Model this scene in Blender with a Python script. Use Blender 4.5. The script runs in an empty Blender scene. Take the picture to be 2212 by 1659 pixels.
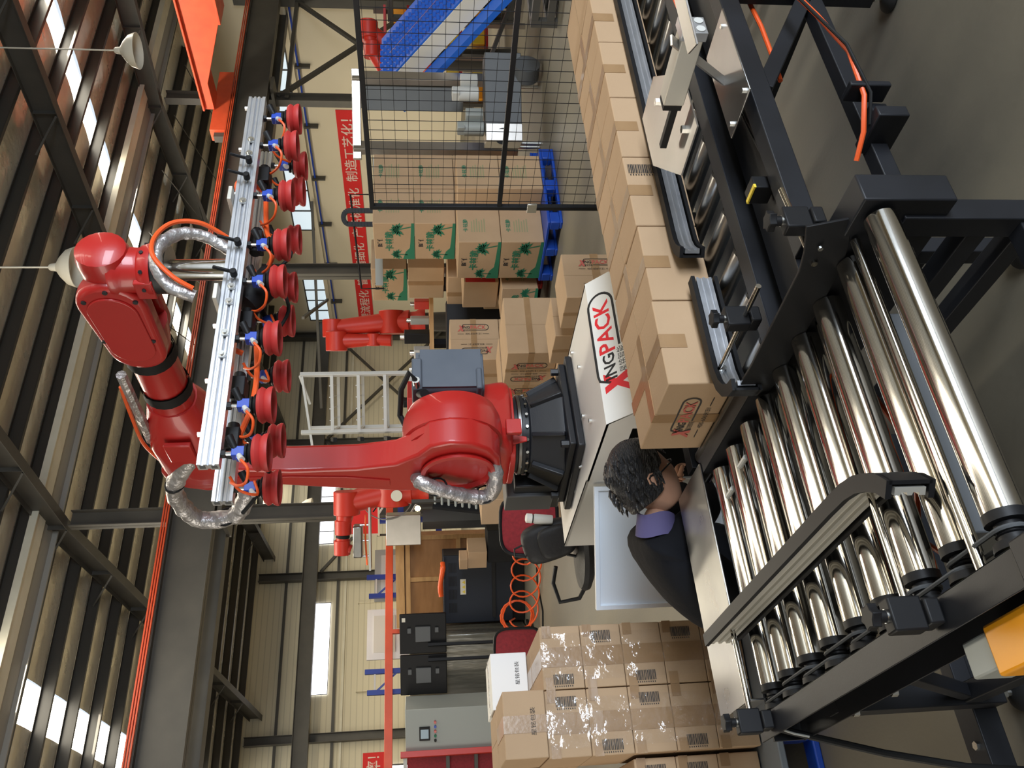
import bpy, bmesh, math, random
from mathutils import Matrix, Vector
random.seed(7)
SC = bpy.context.scene
C = SC.collection
PI = math.pi

# ------------------------------------------------------------------ camera
cd = bpy.data.cameras.new('camera'); cam = bpy.data.objects.new('camera', cd); C.objects.link(cam)
cd.sensor_fit = 'HORIZONTAL'; cd.sensor_width = 36.0
cd.lens = 1840.0 / 2212.0 * 36.0
cd.clip_start = 0.05; cd.clip_end = 200
# phone held upright: picture left is up, rows are (right, up, back) of the sensor in world axes
_r = Vector((-0.07235, -0.08080, -0.99410)); _f = Vector((0.54006, 0.83477, -0.10716))
_f.normalize(); _r = (_r - _f * _r.dot(_f)).normalized(); _u = (-_f).cross(_r)
cam.matrix_world = Matrix.Translation((0, 0, 1.6)) @ Matrix((( _r.x, _u.x, -_f.x), (_r.y, _u.y, -_f.y), (_r.z, _u.z, -_f.z))).to_4x4()
SC.camera = cam

# ------------------------------------------------------------------ view, world, large lights
SC.view_settings.view_transform = 'Standard'; SC.view_settings.look = 'None'
SC.view_settings.exposure = 0.0; SC.view_settings.gamma = 1.0
SC.view_settings.use_curve_mapping = False
SC.cycles.use_denoising = True
SC.cycles.max_bounces = 6; SC.cycles.diffuse_bounces = 3; SC.cycles.glossy_bounces = 3
SC.cycles.transmission_bounces = 3; SC.cycles.transparent_max_bounces = 4
SC.cycles.caustics_reflective = False; SC.cycles.caustics_refractive = False
SC.cycles.sample_clamp_indirect = 4.0
w = bpy.data.worlds.new('sky'); SC.world = w; w.use_nodes = True
nt = w.node_tree; bg = nt.nodes['Background']
bg.inputs[0].default_value = (0.80, 0.90, 1.0, 1); bg.inputs[1].default_value = 1.0

def area(name, loc, aim, sx, sy, power, col):
    l = bpy.data.lights.new(name, 'AREA'); l.shape = 'RECTANGLE'; l.size = sx; l.size_y = sy
    l.energy = power; l.color = col
    o = bpy.data.objects.new(name, l); C.objects.link(o)
    o.location = loc; o.rotation_euler = (Vector(aim) - Vector(loc)).to_track_quat('-Z', 'Y').to_euler()
    return o
area('daylight_front_gate', (3.0, -7.0, 2.4), (3.0, 6, 1.6), 7.0, 2.6, 1150, (0.80, 0.89, 1.0))
area('daylight_side_gate', (-6.5, 6.0, 2.6), (6, 8, 1.4), 7.0, 3.0, 260, (1.0, 0.88, 0.70))
area('daylight_roof_strip_west', (4.2, 9.0, 8.62), (4.2, 9.0, 0), 0.8, 22.0, 900, (1.0, 0.90, 0.72))
area('daylight_roof_strip_east', (16.0, 12.0, 8.62), (16.0, 12.0, 0), 0.8, 26.0, 1300, (1.0, 0.92, 0.76))
area('far_bay_fill', (9.0, 22.0, 7.0), (9.0, 22.0, 0), 9.0, 9.0, 1300, (1.0, 0.88, 0.66))  # added fill light to brighten the far walls, stands for no actual lamp

# ------------------------------------------------------------------ helpers
WM = {}
def wm(o): return WM.get(o.name, Matrix.Identity(4))

class MB:
    def __init__(s): s.v = []; s.f = []; s.m = []; s.cur = 0
    def add(s, vs, fs, M=None):
        b = len(s.v)
        s.v += [tuple(M @ Vector(p)) if M else tuple(p) for p in vs]
        s.f += [tuple(b + i for i in f) for f in fs]; s.m += [s.cur] * len(fs)
        return s
    def box(s, c, d, M=None, rz=0):
        x, y, z = d[0] / 2, d[1] / 2, d[2] / 2
        vs = [(i * x, j * y, k * z) for i in (-1, 1) for j in (-1, 1) for k in (-1, 1)]
        L = Matrix.Translation(c) @ Matrix.Rotation(rz, 4, 'Z')
        if M: L = M @ L
        return s.add(vs, [(0, 1, 3, 2), (4, 6, 7, 5), (0, 4, 5, 1), (2, 3, 7, 6), (0, 2, 6, 4), (1, 5, 7, 3)], L)
    def bb(s, x0, x1, y0, y1, z0, z1, M=None):
        return s.box(((x0 + x1) / 2, (y0 + y1) / 2, (z0 + z1) / 2), (abs(x1 - x0), abs(y1 - y0), abs(z1 - z0)), M)
    def bar(s, p0, p1, a, b, up=(0, 0, 1)):
        """box beam from p0 to p1, a = width across, b = depth along up"""
        p0 = Vector(p0); p1 = Vector(p1); d = (p1 - p0); L = d.length; d = d / L
        u = Vector(up); side = u.cross(d)
        if side.length < 1e-4: side = Vector((1, 0, 0)).cross(d)
        if side.length < 1e-4: side = Vector((0, 1, 0)).cross(d)
        side.normalize(); u = d.cross(side)
        M = Matrix(((d.x, side.x, u.x, 0), (d.y, side.y, u.y, 0), (d.z, side.z, u.z, 0), (0, 0, 0, 1)))
        return s.box((0, 0, 0), (L, a, b), Matrix.Translation((p0 + p1) / 2) @ M)
    def cyl(s, p0, p1, r0, r1=None, n=16, caps=True):
        r1 = r0 if r1 is None else r1
        p0 = Vector(p0); p1 = Vector(p1); d = (p1 - p0).normalized()
        a = d.orthogonal().normalized(); b = d.cross(a)
        vs = []
        for p, r in ((p0, r0), (p1, r1)):
            for i in range(n):
                t = 2 * PI * i / n; vs.append(p + a * (r * math.cos(t)) + b * (r * math.sin(t)))
        fs = [(i, (i + 1) % n, n + (i + 1) % n, n + i) for i in range(n)]
        if caps: fs += [tuple(range(n))[::-1], tuple(range(n, 2 * n))]
        return s.add(vs, fs)
    def tube(s, pts, r, n=8, closed=False):
        P = [Vector(p) for p in pts]; N = len(P); rr = r if isinstance(r, (list, tuple)) else [r] * N
        a = None; vs = []
        for i in range(N):
            t = (P[(i + 1) % N] - P[i - 1]) if closed else (P[min(i + 1, N - 1)] - P[max(i - 1, 0)])
            t.normalize()
            a = t.orthogonal().normalized() if a is None else (a - t * a.dot(t)).normalized()
            b = t.cross(a)
            for k in range(n):
                q = 2 * PI * k / n; vs.append(P[i] + a * (rr[i] * math.cos(q)) + b * (rr[i] * math.sin(q)))
        fs = []
        for i in range(N if closed else N - 1):
            j = (i + 1) % N
            for k in range(n): fs.append((i * n + k, i * n + (k + 1) % n, j * n + (k + 1) % n, j * n + k))
        if not closed: fs += [tuple(range(n))[::-1], tuple((N - 1) * n + k for k in range(n))]
        return s.add(vs, fs)
    def sweep(s, pts, prof, up=(0, 0, 1)):
        """closed 2-D profile (side, up) swept along a polyline"""
        P = [Vector(p) for p in pts]; N = len(P); n = len(prof); vs = []; up = Vector(up)
        for i in range(N):
            t = (P[min(i + 1, N - 1)] - P[max(i - 1, 0)]).normalized()
            side = t.cross(up).normalized(); u = side.cross(t)
            for (q, h) in prof: vs.append(P[i] + side * q + u * h)
        fs = [(i * n + k, i * n + (k + 1) % n, (i + 1) * n + (k + 1) % n, (i + 1) * n + k) for i in range(N - 1) for k in range(n)]
        fs += [tuple(range(n))[::-1], tuple((N - 1) * n + k for k in range(n))]
        return s.add(vs, fs)
    def lathe(s, prof, o, axis=(0, 0, 1), n=24):
        """prof = [(radius, height)] about axis from o"""
        d = Vector(axis).normalized(); a = d.orthogonal().normalized(); b = d.cross(a); o = Vector(o); vs = []
        for (r, h) in prof:
            for i in range(n):
                t = 2 * PI * i / n; vs.append(o + d * h + a * (r * math.cos(t)) + b * (r * math.sin(t)))
        m = len(prof)
        fs = [(j * n + i, j * n + (i + 1) % n, (j + 1) * n + (i + 1) % n, (j + 1) * n + i) for j in range(m - 1) for i in range(n)]
        if prof[0][0] > 1e-6: fs.append(tuple(range(n))[::-1])
        if prof[-1][0] > 1e-6: fs.append(tuple((m - 1) * n + i for i in range(n)))
        return s.add(vs, fs)
    def prism(s, poly, h0, h1, o=(0, 0, 0), u=(1, 0, 0), v=(0, 0, 1)):
        """2-D polygon in the (u, v) plane through o, extruded from h0 to h1 along u x v"""
        o = Vector(o); u = Vector(u); v = Vector(v); w_ = u.cross(v); n = len(poly)
        vs = [o + u * a + v * b + w_ * h for h in (h0, h1) for (a, b) in poly]
        fs = [tuple(range(n))[::-1], tuple(range(n, 2 * n))] + [(i, (i + 1) % n, n + (i + 1) % n, n + i) for i in range(n)]
        return s.add(vs, fs)
    def loft(s, rings, cap=True):
        n = len(rings[0]); vs = [p for r in rings for p in r]; m = len(rings)
        fs = [(j * n + i, j * n + (i + 1) % n, (j + 1) * n + (i + 1) % n, (j + 1) * n + i) for j in range(m - 1) for i in range(n)]
        if cap: fs += [tuple(range(n))[::-1], tuple((m - 1) * n + i for i in range(n))]
        return s.add(vs, fs)
    def build(s, name, mats, parent=None, bevel=0, sub=0, ang=35, local=False, seg=2, fix=True):
        me = bpy.data.meshes.new(name); me.from_pydata([tuple(p) for p in s.v], [], s.f)
        mats = mats if isinstance(mats, (list, tuple)) else [mats]
        for m in mats: me.materials.append(m)
        if len(mats) > 1: me.polygons.foreach_set('material_index', s.m)
        if fix:
            bm = bmesh.new(); bm.from_mesh(me); bmesh.ops.recalc_face_normals(bm, faces=bm.faces); bm.to_mesh(me); bm.free()
        me.polygons.foreach_set('use_smooth', [True] * len(me.polygons))
        if not sub: me.set_sharp_from_angle(angle=math.radians(ang))
        o = bpy.data.objects.new(name, me); C.objects.link(o)
        if parent is not None:
            o.parent = parent; W = wm(parent)
            if not local: me.transform(W.inverted())
            WM[o.name] = W
        if bevel:
            b = o.modifiers.new('edge', 'BEVEL'); b.width = bevel; b.segments = seg; b.limit_method = 'ANGLE'; b.angle_limit = math.radians(40)
        if sub:
            b = o.modifiers.new('sub', 'SUBSURF'); b.levels = sub; b.render_levels = sub
        return o

def tag(o, label, cat, group=None, kind=None):
    o['label'] = label; o['category'] = cat
    if group: o['group'] = group
    if kind: o['kind'] = kind
    return o
def thing(name, label, cat, loc=(0, 0, 0), rz=0, group=None):
    o = bpy.data.objects.new(name, None); C.objects.link(o); o.empty_display_size = 0.1
    o.location = loc; o.rotation_euler = (0, 0, rz)
    WM[o.name] = Matrix.Translation(loc) @ Matrix.Rotation(rz, 4, 'Z')
    return tag(o, label, cat, group)
def struct(name, mb, mat, **k):
    o = mb.build(name, mat, **k); o['kind'] = 'structure'; return o
def dup(root, loc=None, rz=None, label=None, group=None, rot=None):
    def cp(o, par):
        c = o.copy(); C.objects.link(c)
        if par: c.parent = par
        for ch in o.children: cp(ch, c)
        return c
    r = cp(root, None)
    if loc is not None: r.location = loc
    if rz is not None: r.rotation_euler = (0, 0, rz)
    if rot is not None: r.rotation_euler = rot
    if label: r['label'] = label
    if group: r['group'] = group
    return r

# ------------------------------------------------------------------ materials
def mat(name, col, rough=0.5, metal=0.0, col2=None, scale=6.0, bump=0.0, bscale=None, emit=None, es=0, stretch=None, coat=0, rvar=0, detail=4, contrast=None, spec=None, alpha=None):
    m = bpy.data.materials.new(name); m.use_nodes = True
    n = m.node_tree; p = n.nodes['Principled BSDF']; L = n.links.new
    c = tuple(col) + (1,)
    p.inputs['Base Color'].default_value = c; p.inputs['Roughness'].default_value = rough; p.inputs['Metallic'].default_value = metal
    if spec is not None: p.inputs['Specular IOR Level'].default_value = spec
    if alpha is not None: p.inputs['Alpha'].default_value = alpha
    if coat: p.inputs['Coat Weight'].default_value = coat
    if emit: p.inputs['Emission Color'].default_value = tuple(emit) + (1,); p.inputs['Emission Strength'].default_value = es
    if col2 or bump or rvar:
        tc = n.nodes.new('ShaderNodeTexCoord'); src = tc.outputs['Object']
        if stretch:
            mp = n.nodes.new('ShaderNodeMapping'); mp.inputs['Scale'].default_value = stretch; L(src, mp.inputs[0]); src = mp.outputs[0]
        nz = n.nodes.new('ShaderNodeTexNoise'); nz.inputs['Scale'].default_value = scale; nz.inputs['Detail'].default_value = detail; L(src, nz.inputs['Vector'])
        if col2:
            cr = n.nodes.new('ShaderNodeValToRGB'); a, b = contrast or (0.35, 0.68)
            cr.color_ramp.elements[0].position = a; cr.color_ramp.elements[1].position = b
            cr.color_ramp.elements[0].color = c; cr.color_ramp.elements[1].color = tuple(col2) + (1,)
            L(nz.outputs['Fac'], cr.inputs[0]); L(cr.outputs[0], p.inputs['Base Color'])
        if rvar:
            mr = n.nodes.new('ShaderNodeMapRange'); mr.inputs['To Min'].default_value = max(0.02, rough - rvar); mr.inputs['To Max'].default_value = min(1, rough + rvar)
            L(nz.outputs['Fac'], mr.inputs['Value']); L(mr.outputs[0], p.inputs['Roughness'])
        if bump:
            nb = nz
            if bscale:
                nb = n.nodes.new('ShaderNodeTexNoise'); nb.inputs['Scale'].default_value = bscale; nb.inputs['Detail'].default_value = 3; L(src, nb.inputs['Vector'])
            bp = n.nodes.new('ShaderNodeBump'); bp.inputs['Strength'].default_value = bump; bp.inputs['Distance'].default_value = 0.02
            L(nb.outputs['Fac'], bp.inputs['Height']); L(bp.outputs[0], p.inputs['Normal'])
    return m
def wave_mat(name, col, col2, axis, scale, rough=0.6, bump=0.3, metal=0):
    """panel cladding with regular ribs along one axis"""
    m = mat(name, col, rough, metal); n = m.node_tree; p = n.nodes['Principled BSDF']; L = n.links.new
    tc = n.nodes.new('ShaderNodeTexCoord'); wv = n.nodes.new('ShaderNodeTexWave'); wv.bands_direction = axis
    wv.inputs['Scale'].default_value = scale; wv.inputs['Distortion'].default_value = 0
    L(tc.outputs['Object'], wv.inputs['Vector'])
    cr = n.nodes.new('ShaderNodeValToRGB'); cr.color_ramp.elements[0].position = 0.0; cr.color_ramp.elements[1].position = 0.12
    cr.color_ramp.elements[0].color = tuple(col2) + (1,); cr.color_ramp.elements[1].color = tuple(col) + (1,)
    L(wv.outputs['Fac'], cr.inputs[0]); L(cr.outputs[0], p.inputs['Base Color'])
    bp = n.nodes.new('ShaderNodeBump'); bp.inputs['Strength'].default_value = bump; bp.inputs['Distance'].default_value = 0.02
    L(cr.outputs[0], bp.inputs['Height']); L(bp.outputs[0], p.inputs['Normal'])
    return m
M = {}
M['floor'] = mat('concrete_floor', (0.105, 0.096, 0.078), 0.55, 0, (0.20, 0.178, 0.13), 0.75, 0.05, 60, rvar=0.18, detail=8, stretch=(1, 0.55, 1))
M['wallR'] = mat('beige_wall', (0.78, 0.70, 0.53), 0.8, 0, (0.72, 0.64, 0.48), 0.3)
M['wallF'] = wave_mat('beige_cladding', (0.70, 0.64, 0.48), (0.56, 0.51, 0.38), 'Z', 1.45)
M['foil'] = mat('insulation_foil', (0.95, 0.90, 0.78), 0.30, 0.55, (0.80, 0.75, 0.64), 1.6, 1.0, 4.0, rvar=0.14)
M['steel_dark'] = mat('dark_painted_steel', (0.055, 0.052, 0.046), 0.5, 0.0, (0.075, 0.07, 0.06), 1.5)
M['purlin'] = mat('purlin_steel', (0.045, 0.042, 0.037), 0.45, 0.2)
M['cream'] = mat('ridge_liner', (0.78, 0.74, 0.60), 0.5, 0, (0.68, 0.64, 0.5), 2)
M['ridgegrey'] = mat('ridge_grey', (0.32, 0.31, 0.28), 0.6)
M['sky_panel'] = mat('skylight_panel', (0.9, 0.88, 0.8), 0.5, emit=(1.0, 0.93, 0.78), es=9)
M['sky_cool'] = mat('daylit_glass', (0.6, 0.7, 0.75), 0.2, emit=(0.72, 0.86, 0.95), es=0.75)
M['sky_white'] = mat('daylit_strip', (0.9, 0.9, 0.9), 0.4, emit=(0.93, 0.94, 1.0), es=3.5)
M['orange'] = mat('orange_paint', (0.72, 0.10, 0.035), 0.45, 0, (0.62, 0.08, 0.03), 3)
M['redcond'] = mat('conductor_red', (0.55, 0.07, 0.02), 0.5)
M['black'] = mat('black_coated_steel', (0.010, 0.0105, 0.0125), 0.45, 0, (0.016, 0.017, 0.021), 4, 0.02, 300, spec=.3)
M['blackplastic'] = mat('black_plastic', (0.009, 0.009, 0.010), 0.5, spec=.25)
M['rubber'] = mat('black_rubber', (0.008, 0.008, 0.008), 0.7, spec=.3)
M['steel'] = mat('polished_steel', (0.60, 0.57, 0.52), 0.11, 1.0, rvar=0.04, scale=20, stretch=(1, 8, 8))
M['brushed'] = mat('brushed_steel', (0.30, 0.30, 0.30), 0.30, 1.0, (0.38, 0.38, 0.37), 5, rvar=0.08)
M['zinc'] = mat('zinc_bolt', (0.75, 0.75, 0.72), 0.25, 1.0)
M['alu'] = mat('aluminium_profile', (0.72, 0.74, 0.78), 0.32, 0.9, rvar=0.06, scale=30)
M['alu_matt'] = mat('anodised_aluminium', (0.62, 0.60, 0.54), 0.5, 0.7)
M['yellow'] = mat('yellow_cap', (0.75, 0.72, 0.08), 0.45)
M['card'] = mat('cardboard', (0.43, 0.285, 0.165), 0.78, 0, (0.475, 0.32, 0.19), 2.2, 0.06, 140)
M['card_in'] = mat('cardboard_dark', (0.33, 0.22, 0.12), 0.85)
M['tape'] = mat('brown_tape', (0.31, 0.185, 0.09), 0.28, 0, (0.36, 0.22, 0.11), 9, 0.05, 60, coat=0.3)
M['film'] = mat('stretch_film', (0.50, 0.46, 0.40), 0.12, 0.2, bump=1.0, scale=25)
M['clearfilm'] = mat('crinkled_film', (0.9, 0.9, 0.9), 0.08, 0.9, bump=1.0, scale=9, alpha=0.05)
M['ink'] = mat('black_ink', (0.03, 0.025, 0.022), 0.7)
M['inkred'] = mat('red_ink', (0.50, 0.11, 0.08), 0.7)
M['green'] = mat('green_ink', (0.02, 0.17, 0.09), 0.7)
M['palegreen'] = mat('pale_green_ink', (0.30, 0.29, 0.15), 0.75)
M['logored'] = mat('logo_red', (0.80, 0.02, 0.03), 0.45)
M['logoblack'] = mat('logo_black', (0.012, 0.012, 0.014), 0.45)
M['white'] = mat('white_powder_coat', (0.86, 0.84, 0.79), 0.42, 0, (0.83, 0.81, 0.76), 1.5)
M['whitebox'] = mat('white_carton', (0.80, 0.78, 0.74), 0.6)
M['red'] = mat('robot_red', (0.46, 0.016, 0.014), 0.38, 0, (0.52, 0.022, 0.016), 1.4, 0.015, 220, coat=0.35)
M['red_far'] = mat('robot_red_far', (0.55, 0.03, 0.015), 0.4)
M['robotblack'] = mat('robot_black', (0.012, 0.013, 0.016), 0.42, 0, bump=0.03, scale=180)
M['motor'] = mat('motor_grey', (0.075, 0.09, 0.115), 0.5, 0, (0.09, 0.105, 0.13), 5)
M['silver'] = mat('silver_fabric', (0.50, 0.48, 0.47), 0.42, 0.6, (0.38, 0.36, 0.36), 14, 0.8, 22)
M['hose_orange'] = mat('orange_hose', (0.85, 0.11, 0.02), 0.35)
M['cup'] = mat('red_silicone', (0.50, 0.035, 0.03), 0.55, 0, (0.42, 0.025, 0.025), 4)
M['blue'] = mat('blue_anodised', (0.02, 0.065, 0.42), 0.38)
M['bluebelt'] = mat('blue_belt', (0.015, 0.13, 0.62), 0.42)
M['blueplastic'] = mat('blue_plastic', (0.006, 0.05, 0.36), 0.4, 0, (0.012, 0.07, 0.42), 5)
M['bluerack'] = mat('blue_rack', (0.02, 0.05, 0.30), 0.45)
M['clear'] = mat('milky_fitting', (0.62, 0.62, 0.58), 0.3)
M['skin'] = mat('skin', (0.47, 0.25, 0.16), 0.5, 0, (0.52, 0.29, 0.19), 9, 0.03, 60)
M['hair'] = mat('black_hair', (0.008, 0.008, 0.009), 0.42, 0, (0.02, 0.018, 0.018), 30, 0.9, 45, stretch=(1, 1, 5))
M['shirt'] = mat('purple_shirt', (0.10, 0.085, 0.20), 0.8)
M['jacket'] = mat('black_jacket', (0.006, 0.0065, 0.009), 0.85, 0, bump=0.4, scale=9, spec=.2)
M['meshred'] = mat('red_mesh_fabric', (0.30, 0.015, 0.025), 0.7, 0, (0.22, 0.01, 0.018), 40)
M['bag'] = mat('black_nylon', (0.010, 0.010, 0.012), 0.6, 0, bump=0.5, scale=10)
M['wood'] = mat('crate_plywood', (0.42, 0.20, 0.07), 0.55, 0, (0.33, 0.15, 0.05), 2.5, 0.03, 20, stretch=(1, 1, 4))
M['woodedge'] = mat('crate_batten', (0.60, 0.34, 0.13), 0.6, 0, (0.5, 0.27, 0.1), 4, stretch=(1, 1, 5))
M['navy'] = mat('navy_cabinet', (0.014, 0.018, 0.028), 0.5, spec=.3)
M['greycab'] = mat('grey_cabinet', (0.34, 0.36, 0.34), 0.5)
M['greydark'] = mat('dark_grey_paint', (0.09, 0.095, 0.10), 0.5)
M['wrap'] = mat('clear_wrap', (0.13, 0.125, 0.105), 0.22, 0.25, (0.28, 0.26, 0.21), 6, 0.9, 9, stretch=(1, 1, 0.15))
M['redplastic'] = mat('red_plastic', (0.45, 0.02, 0.02), 0.5)
M['inox'] = mat('stainless_sheet', (0.55, 0.52, 0.49), 0.28, 0.9, (0.46, 0.44, 0.41), 3)
M['inoxdark'] = mat('dark_sheet', (0.045, 0.042, 0.035), 0.45, 0.1, (0.07, 0.066, 0.052), 1.2)
M['banner'] = mat('banner_red', (0.72, 0.02, 0.02), 0.7)
M['bannertext'] = mat('banner_letters', (0.85, 0.62, 0.55), 0.7)
M['lampwhite'] = mat('enamel_white', (0.70, 0.66, 0.55), 0.4)
M['glasspane'] = mat('door_panel_white', (0.82, 0.88, 0.95), 0.35)
M['screen'] = mat('panel_screen', (0.08, 0.12, 0.15), 0.2, emit=(0.2, 0.3, 0.36), es=0.4)
M['bulb'] = mat('work_lamp_bulb', (1, 0.8, 0.4), 0.4, emit=(1.0, 0.72, 0.25), es=14)
M['orangecase'] = mat('amber_plastic', (0.95, 0.38, 0.01), 0.4)
M['pvcgrey'] = mat('grey_plate', (0.17, 0.19, 0.21), 0.5)
M['warn'] = mat('warning_yellow', (0.8, 0.6, 0.05), 0.5)
M['lightgrey'] = mat('light_grey', (0.55, 0.55, 0.52), 0.5)

# ------------------------------------------------------------------ lettering and printed marks
def text_mesh(txt, size=1.0, bold=0.0):
    cu = bpy.data.curves.new('lettering', 'FONT'); cu.body = txt; cu.size = size; cu.offset = bold; cu.resolution_u = 2
    o = bpy.data.objects.new('lettering', cu); C.objects.link(o)
    dg = bpy.context.evaluated_depsgraph_get(); dg.update()
    me = bpy.data.meshes.new_from_object(o.evaluated_get(dg))
    vs = [tuple(v.co) for v in me.vertices]; fs = [tuple(p.vertices) for p in me.polygons]
    bpy.data.objects.remove(o); bpy.data.curves.remove(cu); bpy.data.meshes.remove(me)
    return vs, fs
def flat(mb, txt, x0, y0, w, h, bold=0.0, shear=0.0):
    """lettering fitted to the rectangle x0, y0, w, h of the local plane"""
    vs, fs = text_mesh(txt, 1.0, bold)
    if not vs: return mb
    xs = [v[0] for v in vs]; ys = [v[1] for v in vs]; a, b = min(xs), min(ys); sx = w / (max(xs) - a); sy = h / (max(ys) - b)
    mb.add([(x0 + (v[0] - a) * sx + shear * (v[1] - b) * sy, y0 + (v[1] - b) * sy, 0) for v in vs], fs)
    return mb
def ring2(mb, pts, wdt):
    n = len(pts); vs = []
    for i, p in enumerate(pts):
        q = Vector(pts[min(i + 1, n - 1)]) - Vector(pts[max(i - 1, 0)]); q.normalize(); s = Vector((-q.y, q.x)) * wdt / 2
        vs += [(p[0] + s.x, p[1] + s.y, 0), (p[0] - s.x, p[1] - s.y, 0)]
    return mb.add(vs, [(2 * i, 2 * i + 1, 2 * i + 3, 2 * i + 2) for i in range(n - 1)])
def logo_mb(phone=True):
    """brand mark, 1 unit long, baseline at y=0; slot 0 red, slot 1 black"""
    mb = MB(); mb.cur = 1
    flat(mb, 'ING', 0.165, 0.055, 0.235, 0.11, 0.02)
    mb.cur = 0
    flat(mb, 'PACK', 0.415, 0.035, 0.50, 0.15, 0.02)
    mb.add([(0, -.05, 0), (.06, -.05, 0), (.24, .18, 0), (.18, .18, 0)], [(0, 1, 2, 3)])
    mb.add([(.06, .18, .0004), (.12, .18, .0004), (.20, -.05, .0004), (.13, -.05, .0004)], [(0, 3, 2, 1)])
    mb.cur = 1
    mb.add([(.155, -.05, -.0003), (.225, -.05, -.0003), (.165, .05, -.0003), (.13, .02, -.0003)], [(0, 1, 2, 3)])
    pts = [(.14, .12), (.19, .215), (.24, .225)] + [(.24 + .07 * i, .225) for i in range(1, 10)]
    for i in range(13):
        t = PI / 2 - PI * i / 12; pts.append((.88 + .115 * math.cos(t), .11 + .115 * math.sin(t)))
    pts += [(.75, -.005), (.6, -.005), (.44, -.005)]
    ring2(mb, pts, .022)
    flat(mb, '星铭智能', .19, -.045, .235, .075)
    if phone:
        mb.add([(0, -.155, 0), (.2, -.155, 0), (.2, -.143, 0), (0, -.143, 0)], [(0, 1, 2, 3)])
        mb.add([(.8, -.155, 0), (1, -.155, 0), (1, -.143, 0), (.8, -.143, 0)], [(0, 1, 2, 3)])
        flat(mb, '400-6069131', .25, -.18, .5, .065)
    return mb
def plane_matrix(o, u, v, s=1.0):
    u = Vector(u).normalized(); v = Vector(v).normalized(); n_ = u.cross(v); o = Vector(o)
    return Matrix(((u.x * s, v.x * s, n_.x * s, o.x), (u.y * s, v.y * s, n_.y * s, o.y), (u.z * s, v.z * s, n_.z * s, o.z), (0, 0, 0, 1)))
def put(name, mb, mats, o, u, v, s, parent, local=False):
    """print a flat mark on a face: origin o, directions u, v, scale s"""
    q = MB(); q.add(mb.v, mb.f, plane_matrix(o, u, v, s)); q.m = list(mb.m)
    return q.build(name, mats, parent, local=local, fix=False)
_logo = logo_mb(); _logo_plain = logo_mb(False)
def barcode_mb():
    mb = MB(); x = 0; r = random.Random(3)
    while x < 1:
        wd = r.choice([.02, .035, .05]); mb.add([(x, 0, 0), (x + wd, 0, 0), (x + wd, .5, 0), (x, .5, 0)], [(0, 1, 2, 3)]); x += wd + r.choice([.02, .03])
    for k in range(9):
        a = .05 + k * .11; mb.add([(a, -.12, 0), (a + .05, -.12, 0), (a + .05, -.05, 0), (a, -.05, 0)], [(0, 1, 2, 3)])
    return mb
_bar = barcode_mb()
# ================================================================== THE HALL
struct('floor', MB().bb(-8, 24.5, -8, 33.2, -0.2, 0), M['floor'])
struct('wall_right', MB().bb(24.3, 24.6, -8, 33.2, 0, 9.3), M['wallR'])
struct('wall_back', MB().bb(-8, 24.3, 33.0, 33.3, 0, 9.0), M['wallF'])
wf = MB(); wf.bb(-8, -3.5, -8, -7.7, 0, 8.6); wf.bb(9, 24.3, -8, -7.7, 0, 8.6); wf.bb(-3.5, 9, -8, -7.7, 5.0, 8.6)
struct('wall_front', wf, M['wallF'])
wl = MB(); wl.bb(-8.2, -8, -8, 1.5, 0, 9.2); wl.bb(-8.2, -8, 10.5, 33, 0, 9.2); wl.bb(-8.2, -8, 1.5, 10.5, 5.0, 9.2)
struct('wall_left', wl, M['wallR'])

RY, SL = 15.75, 0.05
def roofz(y): return 9.02 - SL * abs(y - RY)
PY = [RY + 0.62 + 1.2 * k for k in range(0, 14)] + [RY - 0.62 - 1.2 * k for k in range(0, 18)]
PY.sort()
# foil-backed roof, sagging a little between the purlins
mb = MB(); ys = []
for a, b in zip(PY[:-1], PY[1:]):
    for k in range(6):
        t = k / 6; ys.append((a + (b - a) * t, -0.035 * math.sin(PI * t)))
ys.append((PY[-1], 0)); ys = [(-8.0, 0)] + [q for q in ys if q[0] > -7.9] + [(33.2, 0)]
xs = [-8, 3.8, 4.6, 15.6, 16.4, 24.4]
vs = []; fs = []
for (y, s_) in ys:
    for x in xs: vs.append((x, y, roofz(y) + s_))
nx = len(xs)
for j in range(len(ys) - 1):
    for i in range(nx - 1):
        if i in (1, 3): continue
        fs.append((j * nx + i, j * nx + i + 1, (j + 1) * nx + i + 1, (j + 1) * nx + i))
mb.add(vs, fs)
struct('ceiling', mb, M['foil'])
for n_, (x0, x1) in enumerate(((3.8, 4.6), (15.6, 16.4))):
    mb = MB(); yy = [-7.9, RY, 33.0]
    mb.add([(x, y, roofz(y) + .03) for y in yy for x in (x0, x1)], [(0, 1, 3, 2), (2, 3, 5, 4)])
    o = struct('window_%d' % (n_ + 1), mb, M['sky_panel'])
# purlins
pur = None
for y in PY:
    if y < -7.5 or y > 32.6: continue
    z = roofz(y) - .02
    m_ = MB(); m_.bb(-8, 24.3, y - .005, y + .005, z - .22, z); m_.bb(-8, 24.3, y - .005, y + .065, z - .225, z - .217); m_.bb(-8, 24.3, y - .065, y + .005, z - .008, z)
    o = struct('trim_purlin', m_, M['purlin'])
m_ = MB(); m_.bb(-8, 24.2, 15.10, 15.52, 8.66, 8.70); m_.bb(-8, 24.2, 15.07, 15.10, 8.62, 8.76)
struct('trim_ridge', m_, [M['cream']])
m_ = MB(); m_.bb(-8, 24.2, 15.53, 16.0, 8.70, 8.74); m_.bb(-8, 24.2, 16.0, 16.04, 8.60, 8.84)
struct('trim_ridge_gutter', m_, [M['ridgegrey']])
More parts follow.
